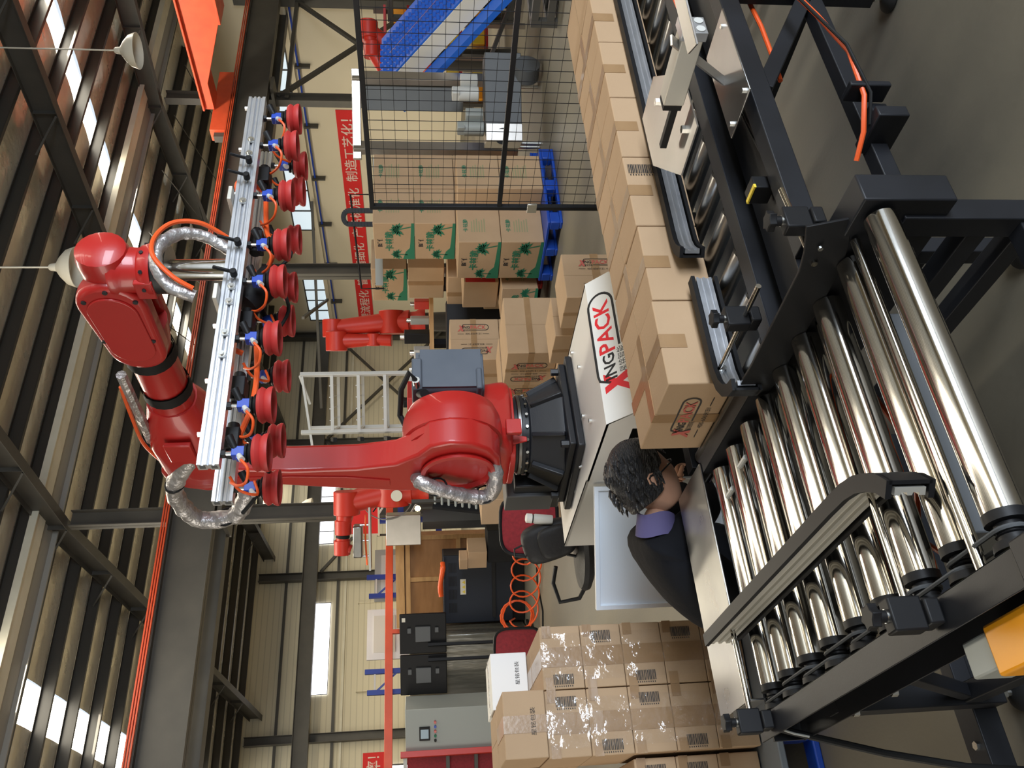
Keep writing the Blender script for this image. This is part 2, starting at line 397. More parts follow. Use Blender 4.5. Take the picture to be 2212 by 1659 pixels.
# rafters: I-beams in two slopes
def rafter(x):
    m_ = MB()
    for (ya, yb) in ((-8, RY), (RY, 33)):
        for (dz, w_, h_) in ((-.235, .012, .42), (-.025, .2, .016), (-.455, .2, .016)):
            m_.bar((x, ya, roofz(ya) - .22 + dz), (x, yb, roofz(yb) - .22 + dz), w_, h_)
    for k in range(-6, 12):                                   # stiffeners and fly braces
        y = RY + k * 2.4
        if -7 < y < 32:
            z = roofz(y) - .455
            m_.bb(x - .09, x + .09, y - .005, y + .005, z - .21, z + .21)
            m_.bar((x - .09, y + .05, z - .2), (x - .55, y + .62, z + .28), .035, .035)
    return struct('trim_rafter', m_, M['steel_dark'])
for x in (-4.9, 1.1, 7.15, 13.2, 19.25): rafter(x)
def ibeam_v(m_, x, y, z0, z1, w_=.32, d_=.22):
    m_.bb(x - w_ / 2, x + w_ / 2, y - .006, y + .006, z0, z1)
    m_.bb(x - w_ / 2, x - w_ / 2 + .018, y - d_ / 2, y + d_ / 2, z0, z1); m_.bb(x + w_ / 2 - .018, x + w_ / 2, y - d_ / 2, y + d_ / 2, z0, z1)
for x in (1.1, 7.25, 13.45, 19.6):
    m_ = MB(); ibeam_v(m_, x, RY, 0, 8.3); m_.bb(x - .3, x + .3, RY - .25, RY + .25, 0, .025)
    m_.bb(x - .25, x + .25, RY - .55, RY + .5, 5.38, 5.46)
    struct('column_' + ('middle'), m_, M['steel_dark'])
for x in (.3, 6.3, 12.3, 18.3, 24.0):
    m_ = MB(); ibeam_v(m_, x, 32.75, 0, 8.0, .3, .3); struct('column_back', m_, M['steel_dark'])
# crane runway beams along the hall
def runway(y, z0, z1, w_=.26, name='beam_runway'):
    m_ = MB(); m_.bb(-8, 24.2, y - .008, y + .008, z0, z1); m_.bb(-8, 24.2, y - w_ / 2, y + w_ / 2, z1 - .02, z1); m_.bb(-8, 24.2, y - w_ / 2, y + w_ / 2, z0, z0 + .02)
    return struct(name, m_, M['steel_dark'])
runway(15.3, 5.50, 6.30); runway(16.25, 5.46, 6.10, .3); runway(31.9, 5.65, 6.20)
m_ = MB(); m_.bb(-8, 24.2, 15.24, 15.32, 6.30, 6.37); struct('trim_crane_rail', m_, M['steel_dark'])
m_ = MB()
for k in range(3): m_.bb(-8, 24.2, 15.12, 15.16, 6.31 + k * .045, 6.335 + k * .045)
struct('trim_conductor', m_, M['redcond'])
# far wall girts, sill band and the pipe run
m_ = MB()
for z in (4.9, 6.9): m_.bb(-8, 24.2, 32.86, 32.92, z, z + .1)
struct('trim_girt', m_, M['steel_dark'])
m_ = MB(); m_.bb(-8, 24.2, 32.93, 33.0, 4.62, 4.70); struct('trim_sill', m_, M['cream'])
# diagonal bracing of the column line and the side bay
m_ = MB()
def brace(p, q, t=.12): m_.bar(p, q, t, .1)
brace((19.7, 15.75, 5.35), (24.2, 15.75, 1.3)); brace((24.2, 15.75, 5.2), (19.7, 15.75, .9))
brace((24.1, 15.75, .0), (24.1, 15.75, 7), .3); m_.bb(19.6, 24.1, 15.68, 15.82, 5.05, 5.16)
struct('trim_brace', m_, M['steel_dark'])
m_ = MB(); brace((12.4, 32.5, 5.6), (18.2, 32.5, .6)); brace((18.2, 32.5, 5.6), (12.4, 32.5, .6)); brace((18.4, 32.5, 5.6), (24, 32.5, .6)); brace((24, 32.5, 5.6), (18.4, 32.5, .6))
m_.bar((18.4, 24, 5.6), (24.0, 30, 5.6), .1, .1); m_.bar((24.0, 24, 5.6), (18.4, 30, 5.6), .1, .1)
for k in range(5): m_.bar((13.2 + k * 2.2, 16.5, 8.3), (15.4 + k * 2.2, 21.5, 8.2), .02, .02)
struct('trim_brace_back', m_, M['steel_dark'])
# windows
def win(n_, x0, x1, y0, y1, z0, z1, mt, bars=1, fr=.06, axis='y'):
    root = thing('window_%d' % n_, 'window', 'window', ((x0 + x1) / 2, (y0 + y1) / 2, z0)); del root['label']; del root['category']; root['kind'] = 'structure'
    m_ = MB(); m_.bb(x0, x1, y0, y1, z0, z1); m_.build('pane', mt, root)
    m_ = MB()
    e = .03
    if axis == 'y':      # in the back wall
        for k in range(bars + 1):
            x = x0 + (x1 - x0) * k / bars; m_.bb(x - fr / 2, x + fr / 2, y0 - e, y0, z0, z1)
        for z in (z0, z1): m_.bb(x0, x1, y0 - e, y0, z - fr / 2, z + fr / 2)
    else:
        for k in range(bars + 1):
            y = y0 + (y1 - y0) * k / bars; m_.bb(x0 - e, x0, y - fr / 2, y + fr / 2, z0, z1)
        for z in (z0, z1): m_.bb(x0 - e, x0, y0, y1, z - fr / 2, z + fr / 2)
    m_.build('window_frame', M['steel_dark'], root)
win(3, 7.85, 11.3, 32.96, 33.0, 5.2, 5.95, M['sky_white'], 1, .02)
win(4, 13.75, 14.85, 32.96, 33.0, 5.2, 5.85, M['sky_white'], 2, .03)
win(5, 15.3, 16.4, 32.96, 33.0, 5.2, 5.85, M['sky_white'], 2, .03)
win(6, 9.3, 10.05, 32.96, 33.0, 1.9, 3.0, M['sky_white'], 1, .05)
win(7, 3.0, 5.3, 32.96, 33.0, 1.9, 2.95, M['sky_white'], 1, .05)
win(8, 24.26, 24.3, 16.6, 20.0, 5.72, 6.5, M['sky_cool'], 4, .05, 'x')
win(9, 24.26, 24.3, 22.6, 25.85, 5.72, 6.5, M['sky_cool'], 3, .05, 'x')
win(10, 24.26, 24.3, 28.9, 31.8, 5.6, 6.55, M['sky_cool'], 4, .05, 'x')
m_ = MB(); m_.bb(24.16, 24.26, 9, 33, 5.52, 5.68); struct('trim_ledge', m_, M['wallR'])
m_ = MB(); m_.bb(7.9, 11.2, 32.9, 32.97, .2, 4.1); m_.bb(7.86, 7.92, 32.86, 32.97, .2, 4.16); m_.bb(11.2, 11.26, 32.86, 32.97, .2, 4.16)
struct('door_1', m_, M['wallF'])

# services and fittings on the walls
pipe = thing('service_pipe', 'thin blue pipe with clips running high along the beige wall', 'pipe', (24.2, 20, 5.4))
MB().tube([(24.18, 9, 5.4), (24.18, 32.5, 5.36)], .035, 8).build('pipe', M['blue'], pipe)
for k in range(8):
    y = 13.2 + k * 2.45; m_ = MB(); m_.bb(24.08, 24.285, y - .04, y + .04, 5.28, 5.48); m_.bb(24.1, 24.285, y - .03, y + .03, 5.0, 5.3)
    m_.build('clip', M['steel_dark'], pipe)

def banner_obj(name, txt, label, o, u, v, w_, h_, grp=None):
    n_ = Vector(u).cross(Vector(v))
    t = thing(name, label, 'banner', o, 0, grp)
    mm = MB(); mm.add([(0, 0, 0), (w_, 0, 0), (w_, h_, 0), (0, h_, 0), (0, 0, -.01), (w_, 0, -.01), (w_, h_, -.01), (0, h_, -.01)],
                     [(0, 1, 2, 3), (7, 6, 5, 4), (0, 4, 5, 1), (1, 5, 6, 2), (2, 6, 7, 3), (3, 7, 4, 0)], plane_matrix(o, u, v))
    mm.build('cloth', M['banner'], t)
    tx = MB(); flat(tx, txt, w_ * .03, h_ * .17, w_ * .94, h_ * .66, .012)
    put('lettering', tx, [M['bannertext']], Vector(o) + n_ * .012, u, v, 1, t)
    return t
banner_obj('slogan_banner', '管理流程化  管理精细化  产品标准化  制造工艺化！', 'long red slogan banner with white characters on the beige wall', (24.27, 34.0 - 1.2, 3.68), (0, -1, 0), (0, 0, 1), 12.9, .68)
banner_obj('slogan_banner', '安全生产 质量第一 效率！', 'short red banner with white characters on the clad back wall', (1.2, 32.95, 3.1), (1, 0, 0), (0, 0, 1), 4.55, .75)
# bridge crane end over the runway
cr = thing('bridge_crane', 'orange overhead crane girder with tapered end on the runway beam', 'crane', (19.0, 14.8, 6.4))
m_ = MB(); x0, x1 = 18.35, 18.95
m_.loft([[(x, y, z) for (x, z) in ((x0, za), (x1, za), (x1, 6.98), (x0, 6.98))] for (y, za) in ((4.0, 6.15), (12.6, 6.15), (14.3, 6.75), (15.1, 6.75))])
m_.bb(x0 - .08, x1 + .08, 4, 12.6, 6.09, 6.15); m_.bb(x0 - .08, x1 + .08, 4, 15.1, 6.98, 7.03)
m_.build('girder', M['orange'], cr, .01)
m_ = MB(); m_.bb(17.6, 19.9, 15.12, 15.48, 6.42, 6.80); m_.build('end_truck', M['orange'], cr, .01)
m_ = MB(); m_.bb(17.45, 17.6, 15.2, 15.4, 6.45, 6.7); m_.build('wheel_buffer', M['steel_dark'], cr)
# hanging lamps
def lamp(loc, top, label):
    t = thing('pendant_lamp', label, 'lamp', loc, 0, 'enamel lamps under the roof')
    x, y, z = loc
    MB().lathe([(.035, .0), (.05, .02), (.06, .10), (.16, .17), (.25, .26), (.29, .37), (.285, .375), (.24, .27), (.15, .19), (.05, .13), (.03, .1)], (x, y, z + .0), (0, 0, -1), 28).build('lamp_shade', M['lampwhite'], t)
    MB().cyl((x, y, z), (x, y, top), .013, n=8).build('stem', M['lampwhite'], t)
    MB().lathe([(.03, .1), (.07, .17), (.075, .22), (.05, .27), (.001, .29)], (x, y, z), (0, 0, -1), 14).build('bulb', M['clear'], t)
    return t
lamp((12.62, 9.22, 6.50), 8.55, 'cream enamel lamp hanging on a long stem below the roof skylight')
lamp((8.35, 9.67, 6.78), 8.6, 'grey enamel lamp hanging above the elbow of the big robot')
# ================================================================== ROLLER CONVEYOR B (transfer table, rollers along X)
ZT = 0.64                                                     # height of the roller tops
cb = thing('roller_table', 'black framed roller table with nine polished steel rollers', 'conveyor', (0.85, 1.9, 0))
RB = [1.28 + .1475 * k for k in range(9)]; RR = .036
r0 = None
def make_roller(par, y, first=None):
    z = ZT - RR
    if first is not None:
        def cp(o, p):
            c = o.copy(); C.objects.link(c); c.parent = p; WM[c.name] = wm(p)
            for ch in o.children: cp(ch, c)
            return c
        c = cp(first, par); c.location = (0, y - RB[0], 0); return c
    r = MB().cyl((.545, y, z), (1.235, y, z), RR, n=36).build('roller', M['steel'], par)
    m_ = MB().lathe([(.037, 0), (.037, .018), (.024, .02), (.024, .03), (.027, .032), (.024, .034), (.024, .038), (.027, .04), (.024, .042), (.024, .05), (.036, .053), (.038, .068), (.026, .07), (.026, .074), (.012, .076)], (.545, y, z), (-1, 0, 0), 28)
    m_.build('end_cap', M['blackplastic'], r)
    MB().lathe([(.02, .0), (.02, .008), (.01, .01)], (.469, y, z), (-1, 0, 0), 16).build('bearing', M['yellow'], r)
    return r
for k, y in enumerate(RB):
    rr = make_roller(cb, y, r0)
    r0 = r0 or rr
m_ = MB().cyl((.45, 1.354, ZT - .012), (1.24, 1.354, ZT - .012), .011, n=16); m_.build('cross_rod', M['steel'], cb)
m_ = MB().cyl((.45, 1.65, ZT - .045), (1.24, 1.65, ZT - .045), .010, n=16); m_.build('cross_rod', M['steel'], cb)
# drive belts zig-zag between the grooved caps
for k in range(8):
    x = .497 if k % 2 else .513
    a, b = RB[k], RB[k + 1]
    m_ = MB(); zc_ = ZT - RR; m_.tube([(x, a + .028 * math.cos(q), zc_ + .028 * math.sin(q)) for q in [PI * 1.5 - PI * j / 8 for j in range(9)]] + [(x, b + .028 * math.cos(q), zc_ + .028 * math.sin(q)) for q in [PI / 2 - PI * j / 8 for j in range(9)]], .0045, 6, closed=True); m_.build('drive_belt', M['greydark'], cb)
# side frames (C-channels)
def channel_y(x0, x1, y0, y1, z0, z1, open_left, t=.004):
    m_ = MB(); m_.bb(x0, x1, y0, y1, z1 - t, z1); m_.bb(x0, x1, y0, y1, z0, z0 + t)
    m_.bb((x1 - t) if open_left else x0, x1 if open_left else (x0 + t), y0, y1, z0, z1)
    return m_
channel_y(.395, .462, 1.22, 2.49, .535, .662, True).build('side_frame', M['black'], cb, .0015)
m_ = channel_y(1.255, 1.315, 1.24, 2.52, .545, .655, False); m_.build('side_frame', M['black'], cb, .0015)
m_ = MB(); m_.bb(1.248, 1.325, 1.232, 1.80, .445, .657); m_.build('motor_cover', M['black'], cb, .004)
m_ = MB(); m_.bb(.40, .47, 1.08, 1.22, .45, .665); m_.build('end_cover', M['black'], cb, .004)
m_ = MB(); m_.bb(.40, 1.3, 2.50, 2.512, .53, .62); m_.build('end_frame', M['black'], cb)
m_ = MB(); m_.bb(.515, 1.292, 2.515, 2.80, .655, .663); m_.bb(.515, 1.292, 2.79, 2.80, .60, .66); m_.bb(.515, .522, 2.515, 2.80, .61, .66)
m_.build('apron_plate', M['brushed'], cb, .003)
# legs, feet and lower rails
def leg(par, x, y, z1, w_=.05, foot=True, nm='leg'):
    m_ = MB(); m_.bb(x - w_ / 2, x + w_ / 2, y - w_ / 2, y + w_ / 2, .07, z1)
    l = m_.build(nm, M['black'], par, .003)
    if foot:
        m_ = MB(); m_.cyl((x, y, .012), (x, y, .10), .009, n=10); m_.cyl((x, y, .05), (x, y, .062), .017, n=6); m_.build('levelling_bolt', M['zinc'], l)
        MB().lathe([(.045, 0), (.05, .006), (.045, .016), (.02, .03), (.012, .034)], (x, y, 0.0), (0, 0, 1), 20).build('foot_pad', M['rubber'], l)
    return l
leg(cb, .445, 2.26, .54, .06); leg(cb, .445, 1.31, .54, .06); leg(cb, 1.27, 2.42, .545, .06); leg(cb, 1.27, 1.31, .545, .06)
m_ = MB(); m_.bb(.42, .47, 1.3, 2.26, .14, .19); m_.build('lower_rail', M['black'], cb, .003)
m_ = MB(); m_.bb(1.245, 1.295, 1.3, 2.42, .20, .25); m_.build('lower_rail', M['black'], cb, .003)
m_ = MB(); m_.bb(-.35, 1.27, 2.30, 2.39, .06, .13); m_.build('base_rail', M['black'], cb, .003)
for q in (.16, .33): m_ = MB(); m_.cyl((q, 2.335, .13), (q, 2.335, .138), .012, n=6); m_.build('bolt', M['zinc'], cb)
m_ = MB(); m_.bb(.44, 1.27, 2.24, 2.29, .14, .19); m_.build('cross_rail', M['black'], cb, .003)
m_ = MB(); m_.bb(.44, 1.27, 1.29, 1.34, .22, .27); m_.build('cross_rail', M['black'], cb, .003)
m_ = MB(); m_.bb(1.245, 1.295, 1.34, 1.64, .32, .37); m_.build('brace_rail', M['black'], cb, .003)
m_ = MB(); m_.bar((1.27, 2.4, .24), (1.27, 2.05, .5), .035, .035); m_.build('diagonal_brace', M['black'], cb, .003)
m_ = MB(); m_.bar((.445, 2.24, .16), (.445, 1.95, .5), .035, .035); m_.build('diagonal_brace', M['black'], cb, .003)
for q in ((.60, 1.15, 1.50, 1.56, .47, .55), (.62, 1.12, 1.9, 2.05, .44, .54)): m_ = MB(); m_.bb(*q); m_.build('drive_box', M['greydark'], cb, .004)
for (x, y) in ((.400, 1.95), (.400, 2.16)): m_ = MB(); m_.cyl((x, y, .537), (x, y, .522), .01, n=6); m_.build('bolt', M['zinc'], cb)
# clear stop pegs between the rollers
for (x, y) in ((1.12, 2.385), (1.15, 2.235)):
    m_ = MB(); m_.cyl((x, y - .03, ZT - .012), (x, y + .03, ZT - .012), .009, n=10); m_.build('stop_peg', M['clear'], cb)
# amber switch box and power cable
sw = thing('switch_box', 'amber yellow switch box with grey cap on the roller table frame', 'switch box', (.36, 1.36, .5))
m_ = MB(); m_.bb(.305, .393, 1.255, 1.42, .535, .625); m_.build('housing', M['orangecase'], sw, .006)
m_ = MB(); m_.bb(.32, .385, 1.42, 1.50, .545, .62); m_.build('cap', M['greycab'], sw, .004)
cbl = tag(MB().tube([(.43, 2.47, .62), (.40, 2.44, .55), (.33, 2.36, .38), (.27, 2.25, .23), (.235, 2.12, .14), (.25, 2.0, .12), (.33, 1.9, .16), (.42, 1.82, .26), (.44, 1.78, .38), (.44, 1.75, .50)], .010, 10).build('power_cable', M['rubber']), 'thick black cable looping down from the apron end of the roller table', 'cable')
tag(MB().tube([(.45, 2.44, .66), (.44, 2.43, .69), (.43, 2.42, .66), (.40, 2.40, .60), (.39, 2.40, .56)], .003, 6).build('cable_tie', M['clear']), 'cream cable tie hanging at the apron end of the roller table', 'cable tie')

# knobbed clamps that carry the guide rails
def clamp(loc, rod, label, kdir=(0, -1, 0)):
    """black plastic clamp: block, knob and a steel rod (rod = (p0, p1))"""
    t = thing('rail_clamp', label, 'clamp', loc, 0)
    x, y, z = loc; kd = Vector(kdir)
    m_ = MB(); m_.bb(x - .032, x + .032, y - .018, y + .018, z - .045, z + .02); m_.bb(x - .024, x + .024, y - .026, y + .026, z - .075, z - .045)
    m_.build('block', M['blackplastic'], t, .004)
    k0 = Vector((x, y, z + .018))
    m_ = MB(); m_.cyl(k0, k0 + Vector((0, 0, .022)), .012, n=14)
    star = [((.026 if i % 2 else .019) * math.cos(2 * PI * i / 12), (.026 if i % 2 else .019) * math.sin(2 * PI * i / 12)) for i in range(12)]
    m_.prism(star, .022, .04, o=k0, u=(1, 0, 0), v=(0, 1, 0))
    m_.build('knob', M['blackplastic'], t, .002)
    MB().cyl(k0 - Vector((0, 0, .004)), k0 + Vector((0, 0, .006)), .0125, n=16).build('washer', M['zinc'], t)
    MB().cyl(rod[0], rod[1], .0075, n=14).build('rod', M['steel'], t)
    return t
clamp((.435, 2.385, .74), ((.435, 2.43, .70), (.70, 2.43, .70)), 'black clamp with star knob beside the steel apron of the roller table')
clamp((.435, 1.475, .74), ((.42, 1.50, .70), (.70, 1.50, .70)), 'black clamp with star knob beside the amber switch box')
clamp((1.345, 1.40, .735), ((1.50, 1.45, .70), (1.23, 1.42, .70)), 'black clamp holding the near end of the dark deflector band')
clamp((1.365, 1.80, .75), ((1.365, 1.66, .72), (1.365, 2.06, .71)), 'black clamp with star knob over the curved end of the short guide rail')

# guide rails: aluminium body between black lips
def rail(name, label, pts, h, flip=1, lip=.012, mt='alu'):
    t = thing(name, label, 'guide rail', pts[0])
    hb = h / 2
    body = [(0, -hb + lip), (.004, -hb + lip), (.004, -hb * .45), (-.002, -hb * .4), (-.002, -hb * .15), (.004, -hb * .1), (.004, hb * .1), (-.002, hb * .15), (-.002, hb * .4), (.004, hb * .45), (.004, hb - lip), (0, hb - lip), (-.012, hb - lip), (-.012, -hb + lip)]
    body = [(a * flip, b) for (a, b) in body]
    if flip < 0: body = body[::-1]
    MB().sweep(pts, body).build('profile', M[mt], t)
    for s_ in (-1, 1):
        pr = [(a * flip, s_ * hb + b) for (a, b) in ((-.026, -.006), (.010, -.006), (.010, .006), (-.026, .006))]
        MB().sweep(pts, pr).build('plastic_lip', M['blackplastic'], t)
    MB().sweep(pts, [(a * flip, b) for (a, b) in ((-.026, -hb), (-.018, -hb), (-.018, hb), (-.026, hb))]).build('wear_strip', M['blackplastic'], t)
    return t
pA = [(4.2, 2.075, .712), (1.95, 2.075, .712), (1.90, 2.073, .712), (1.865, 2.062, .712), (1.84, 2.045, .712), (1.82, 2.028, .712)]
railA = rail('long_guide_rail', 'long aluminium guide rail with black lips along the carton row', pA, .072, -1)
pB = [(1.72, 2.05, .690), (1.44, 2.05, .690), (1.36, 2.048, .690), (1.31, 2.035, .690), (1.275, 2.01, .690), (1.255, 1.975, .690), (1.25, 1.94, .690)]
railB = rail('short_guide_rail', 'short curved aluminium guide rail beside the front carton', pB, .075, -1)
MB().cyl((1.365, 2.035, .705), (1.365, 2.055, .705), .012, n=12).build('stud', M['zinc'], railB)
# dark deflector band along the table edge
pts = [(1.25, 2.0, .655), (1.245, 1.94, .658), (1.24, 1.85, .66), (1.24, 1.45, .672), (1.243, 1.38, .685), (1.262, 1.315, .70)]
db = tag(MB().sweep(pts, [(-.004, -.05), (.004, -.05), (.004, .05), (-.004, .05)]).build('deflector_band', M['blackplastic'], bevel=.0015), 'black plastic deflector band along the table edge beside the carton row', 'deflector')
m_ = MB(); m_.cyl((1.236, 1.37, .705), (1.230, 1.37, .705), .006, n=8); b_ = m_.build('bolt', M['zinc']); b_.parent = db
# long rail across the rollers
p3 = [(.70, 2.56, .70), (.70, 1.60, .70), (.698, 1.52, .70), (.69, 1.47, .70), (.675, 1.43, .70), (.655, 1.395, .70), (.63, 1.37, .70)]
rail3 = rail('cross_guide_rail', 'bent aluminium guide rail crossing above the polished rollers', p3, .085, 1, .012, 'alu_matt')

# ================================================================== ROLLER CONVEYOR A (infeed, rollers along Y)
ca = thing('infeed_conveyor', 'black framed infeed roller conveyor under the row of cartons', 'conveyor', (2.6, 2.2, 0))
rA = None
for k in range(15):
    x = 1.36 + .168 * k
    if rA is None:
        rA = MB().cyl((x, 1.90, ZT - .028), (x, 2.60, ZT - .028), .028, n=24).build('roller', M['brushed'], ca)
        MB().lathe([(.029, 0), (.029, .012), (.02, .014), (.008, .015)], (x, 1.90, ZT - .028), (0, -1, 0), 20).build('end_cap', M['blackplastic'], rA)
        MB().lathe([(.022, 0), (.022, .004), (.006, .008)], (x, 1.885, ZT - .028), (0, -1, 0), 18).build('bearing', M['yellow'], rA)
    else:
        c = rA.copy(); C.objects.link(c); c.parent = ca; c.location = (.168 * k, 0, 0)
        for ch in rA.children:
            d_ = ch.copy(); C.objects.link(d_); d_.parent = c
m_ = MB().cyl((1.285, 1.98, ZT - .026), (1.285, 2.60, ZT - .026), .024, n=28); m_.build('end_roller', M['steel'], ca)
m_ = MB(); m_.bb(1.33, 4.2, 1.80, 1.868, .645, .650); m_.bb(1.33, 4.2, 1.864, 1.868, .55, .65); m_.bb(1.33, 4.2, 1.80, 1.868, .55, .554); m_.build('side_frame', M['black'], ca, .001)
m_ = MB(); m_.bb(1.33, 4.2, 1.62, 1.80, .585, .590); m_.bb(1.33, 4.2, 1.62, 1.625, .585, .62); m_.build('cable_tray', M['black'], ca)
m_ = MB(); m_.bb(1.42, 4.2, 1.555, 1.615, .56, .625); m_.build('outer_rail', M['black'], ca, .003)
m_ = MB(); m_.bb(1.33, 4.2, 2.62, 2.68, .55, .65); m_.build('side_frame', M['black'], ca, .002)
for x in (1.42, 2.55, 3.9):
    for y in (1.585, 2.65): leg(ca, x, y, .56)
    m_ = MB(); m_.bb(x - .02, x + .02, 1.6, 2.65, .27, .31); m_.build('cross_rail', M['black'], ca, .003)
m_ = MB(); m_.bb(1.44, 4.2, 1.56, 1.61, .27, .32); m_.build('lower_rail', M['black'], ca, .003)
m_ = MB(); m_.bar((2.55, 1.585, .30), (2.05, 1.585, .57), .05, .05, up=(0, 1, 0)); m_.build('diagonal_brace', M['black'], ca, .003)
m_ = MB(); m_.bar((2.55, 1.585, .3), (3.05, 1.585, .57), .05, .05, up=(0, 1, 0)); m_.build('diagonal_brace', M['black'], ca, .003)
m_ = MB(); m_.bb(1.84, 1.90, 1.50, 1.56, .27, .32); m_.bb(1.80, 1.84, 1.46, 1.60, .25, .34); m_.bb(1.90, 1.92, 1.44, 1.50, .28, .40); m_.build('lug', M['black'], ca, .004)
m_ = MB(); m_.bb(1.40, 2.9, 1.95, 2.55, .40, .43); m_.build('drip_pan', M['pvcgrey'], ca, .002)
m_ = MB(); m_.bb(1.70, 1.745, 1.635, 1.70, .60, .66); m_.build('sensor', M['blackplastic'], ca, .003)
m_ = MB(); m_.bb(1.700, 1.712, 1.634, 1.70, .655, .662); m_.build('sensor_label', M['warn'], ca)
# pneumatic pusher on the long guide rail
pn = thing('pneumatic_pusher', 'square aluminium pneumatic cylinder with steel bracket plates above the infeed', 'cylinder', (2.05, 1.6, .78))
m_ = MB(); m_.prism([(1.92, 1.61), (2.16, 1.61), (2.42, 1.82), (2.42, 2.0), (2.18, 2.0), (1.92, 1.80)], 0, .005, o=(0, 0, .785), u=(1, 0, 0), v=(0, 1, 0)); m_.build('mount_plate', M['inox'], pn)
m_ = MB(); m_.bar((2.05, 1.62, .84), (2.05, 1.40, .84), .062, .062); m_.build('barrel', M['alu_matt'], pn, .003)
m_ = MB(); m_.bar((2.05, 1.40, .84), (2.05, 1.372, .84), .074, .074); m_.build('end_block', M['alu'], pn, .002)
m_ = MB()
for (a, b) in ((-.018, -.018), (.018, -.018), (-.018, .018), (.018, .018)): m_.cyl((2.05 + a, 1.372, .84 + b), (2.05 + a, 1.3695, .84 + b), .013, n=16)
m_.build('end_bore', M['lightgrey'], pn)
m_ = MB(); m_.bar((2.05, 1.64, .84), (2.05, 1.62, .84), .055, .055); m_.bar((2.05, 1.80, .825), (2.05, 1.64, .825), .02, .02); m_.build('rod_end', M['blackplastic'], pn)
m_ = MB(); m_.bb(1.95, 2.33, 1.50, 1.68, .655, .661); m_.build('base_plate', M['brushed'], pn, .002)
m_ = MB(); m_.bar((2.14, 1.62, .66), (2.02, 1.40, .90), .03, .006); m_.build('strut', M['inox'], pn)
m_ = MB(); m_.bar((1.84, 1.30, .90), (2.1, 1.12, .98), .07, .006); m_.build('stay_plate', M['inox'], pn, .001)
for (x, y) in ((2.30, 1.83), (2.0, 1.69)): m_ = MB(); m_.cyl((x, y, .79), (x, y, .802), .013, n=6); m_.build('bolt', M['zinc'], pn)
for (x, y) in ((1.98, 1.53), (1.98, 1.65), (2.28, 1.53)): m_ = MB(); m_.cyl((x, y, .66), (x, y, .668), .008, n=6); m_.build('bolt', M['zinc'], pn)
m_ = MB().tube([(2.10, 1.38, .86), (2.2, 1.36, .88), (2.3, 1.40, .83), (2.34, 1.45, .78)], .007, 8); m_.build('air_hose', M['hose_orange'], pn)
# loose hoses under the conveyor
tag(MB().tube([(2.72, 1.50, .50), (2.45, 1.47, .46), (2.2, 1.43, .42), (2.02, 1.42, .38), (1.88, 1.46, .36), (1.80, 1.52, .36), (1.75, 1.58, .37)], .0075, 8).build('air_hose', M['hose_orange']), 'orange hose sagging beside the frame under the infeed conveyor', 'hose')
tag(MB().tube([(2.75, 1.62, .50), (2.6, 1.63, .48), (2.45, 1.64, .46), (2.3, 1.655, .45), (2.2, 1.66, .45)], .008, 8).build('air_hose', M['hose_orange']), 'straight orange hose under the cable tray of the infeed conveyor', 'hose')
tag(MB().tube([(2.72, 1.49, .515), (2.45, 1.46, .475), (2.2, 1.42, .435), (2.03, 1.405, .39), (1.88, 1.45, .345), (1.82, 1.51, .34)], .005, 8).build('signal_cable', M['rubber']), 'thin black cable tied beside the sagging orange hose', 'cable')
tag(MB().tube([(1.15, 1.74, .52), (1.12, 1.68, .545), (1.04, 1.62, .55), (.95, 1.60, .54), (.85, 1.55, .55), (.75, 1.58, .54), (.64, 1.62, .55), (.56, 1.55, .54), (.50, 1.52, .52)], .006, 8).build('air_hose', M['hose_orange']), 'orange hose threading between the polished rollers', 'hose')
tag(MB().tube([(2.35, 1.75, .6), (2.22, 1.70, .595), (2.05, 1.69, .595), (1.85, 1.65, .60)], .003, 6).build('signal_cable', M['greydark']), 'thin grey cable lying in the tray of the infeed conveyor', 'cable')
# ================================================================== CARTONS
def carton_root(name, label, x0, x1, y0, y1, z0, z1, mt='card', group=None, rz=0, cat='carton', body='body', bev=.004):
    """carton whose base centre is the Empty; body is local"""
    cx, cy = (x0 + x1) / 2, (y0 + y1) / 2
    t = thing(name, label, cat, (cx, cy, z0), rz, group)
    w_, d_, h_ = x1 - x0, y1 - y0, z1 - z0
    m_ = MB(); m_.bb(-w_ / 2, w_ / 2, -d_ / 2, d_ / 2, 0, h_); m_.build(body, M[mt], t, bev, local=True)
    return t, w_, d_, h_
def seam(t, w_, d_, h_, axis='x', face='top', mt='card_in'):
    m_ = MB(); e = .0012
    if face == 'top':
        m_.bb(-w_ / 2, w_ / 2, -.0012, .0012, h_, h_ + e) if axis == 'x' else m_.bb(-.0012, .0012, -d_ / 2, d_ / 2, h_, h_ + e)
    elif face == 'front':
        m_.bb(-w_ / 2, w_ / 2, -d_ / 2 - e, -d_ / 2, h_ / 2 - .0012, h_ / 2 + .0012) if axis == 'x' else m_.bb(-.0012, .0012, -d_ / 2 - e, -d_ / 2, 0, h_)
    return m_.build('flap_seam', M[mt], t, local=True)
def tape_y(t, w_, d_, h_, x=0, tw=.055, down=.07, back=.07):
    e = .0018; m_ = MB(); m_.bb(x - tw / 2, x + tw / 2, -d_ / 2 - e, d_ / 2 + e, h_, h_ + e)
    m_.bb(x - tw / 2, x + tw / 2, -d_ / 2 - e, -d_ / 2, h_ - down, h_)
    return m_.build('tape', M['tape'], t, local=True)
def tape_x(t, w_, d_, h_, y=0, tw=.055, down=.07, x0=None, z=None):
    e = .0022; m_ = MB(); a = -w_ / 2 - e if x0 is None else x0
    m_.bb(a, w_ / 2 + e, y - tw / 2, y + tw / 2, h_, h_ + e)
    if x0 is None: m_.bb(-w_ / 2 - e, -w_ / 2, y - tw / 2, y + tw / 2, h_ - down, h_)
    return m_.build('tape', M['tape'], t, local=True)
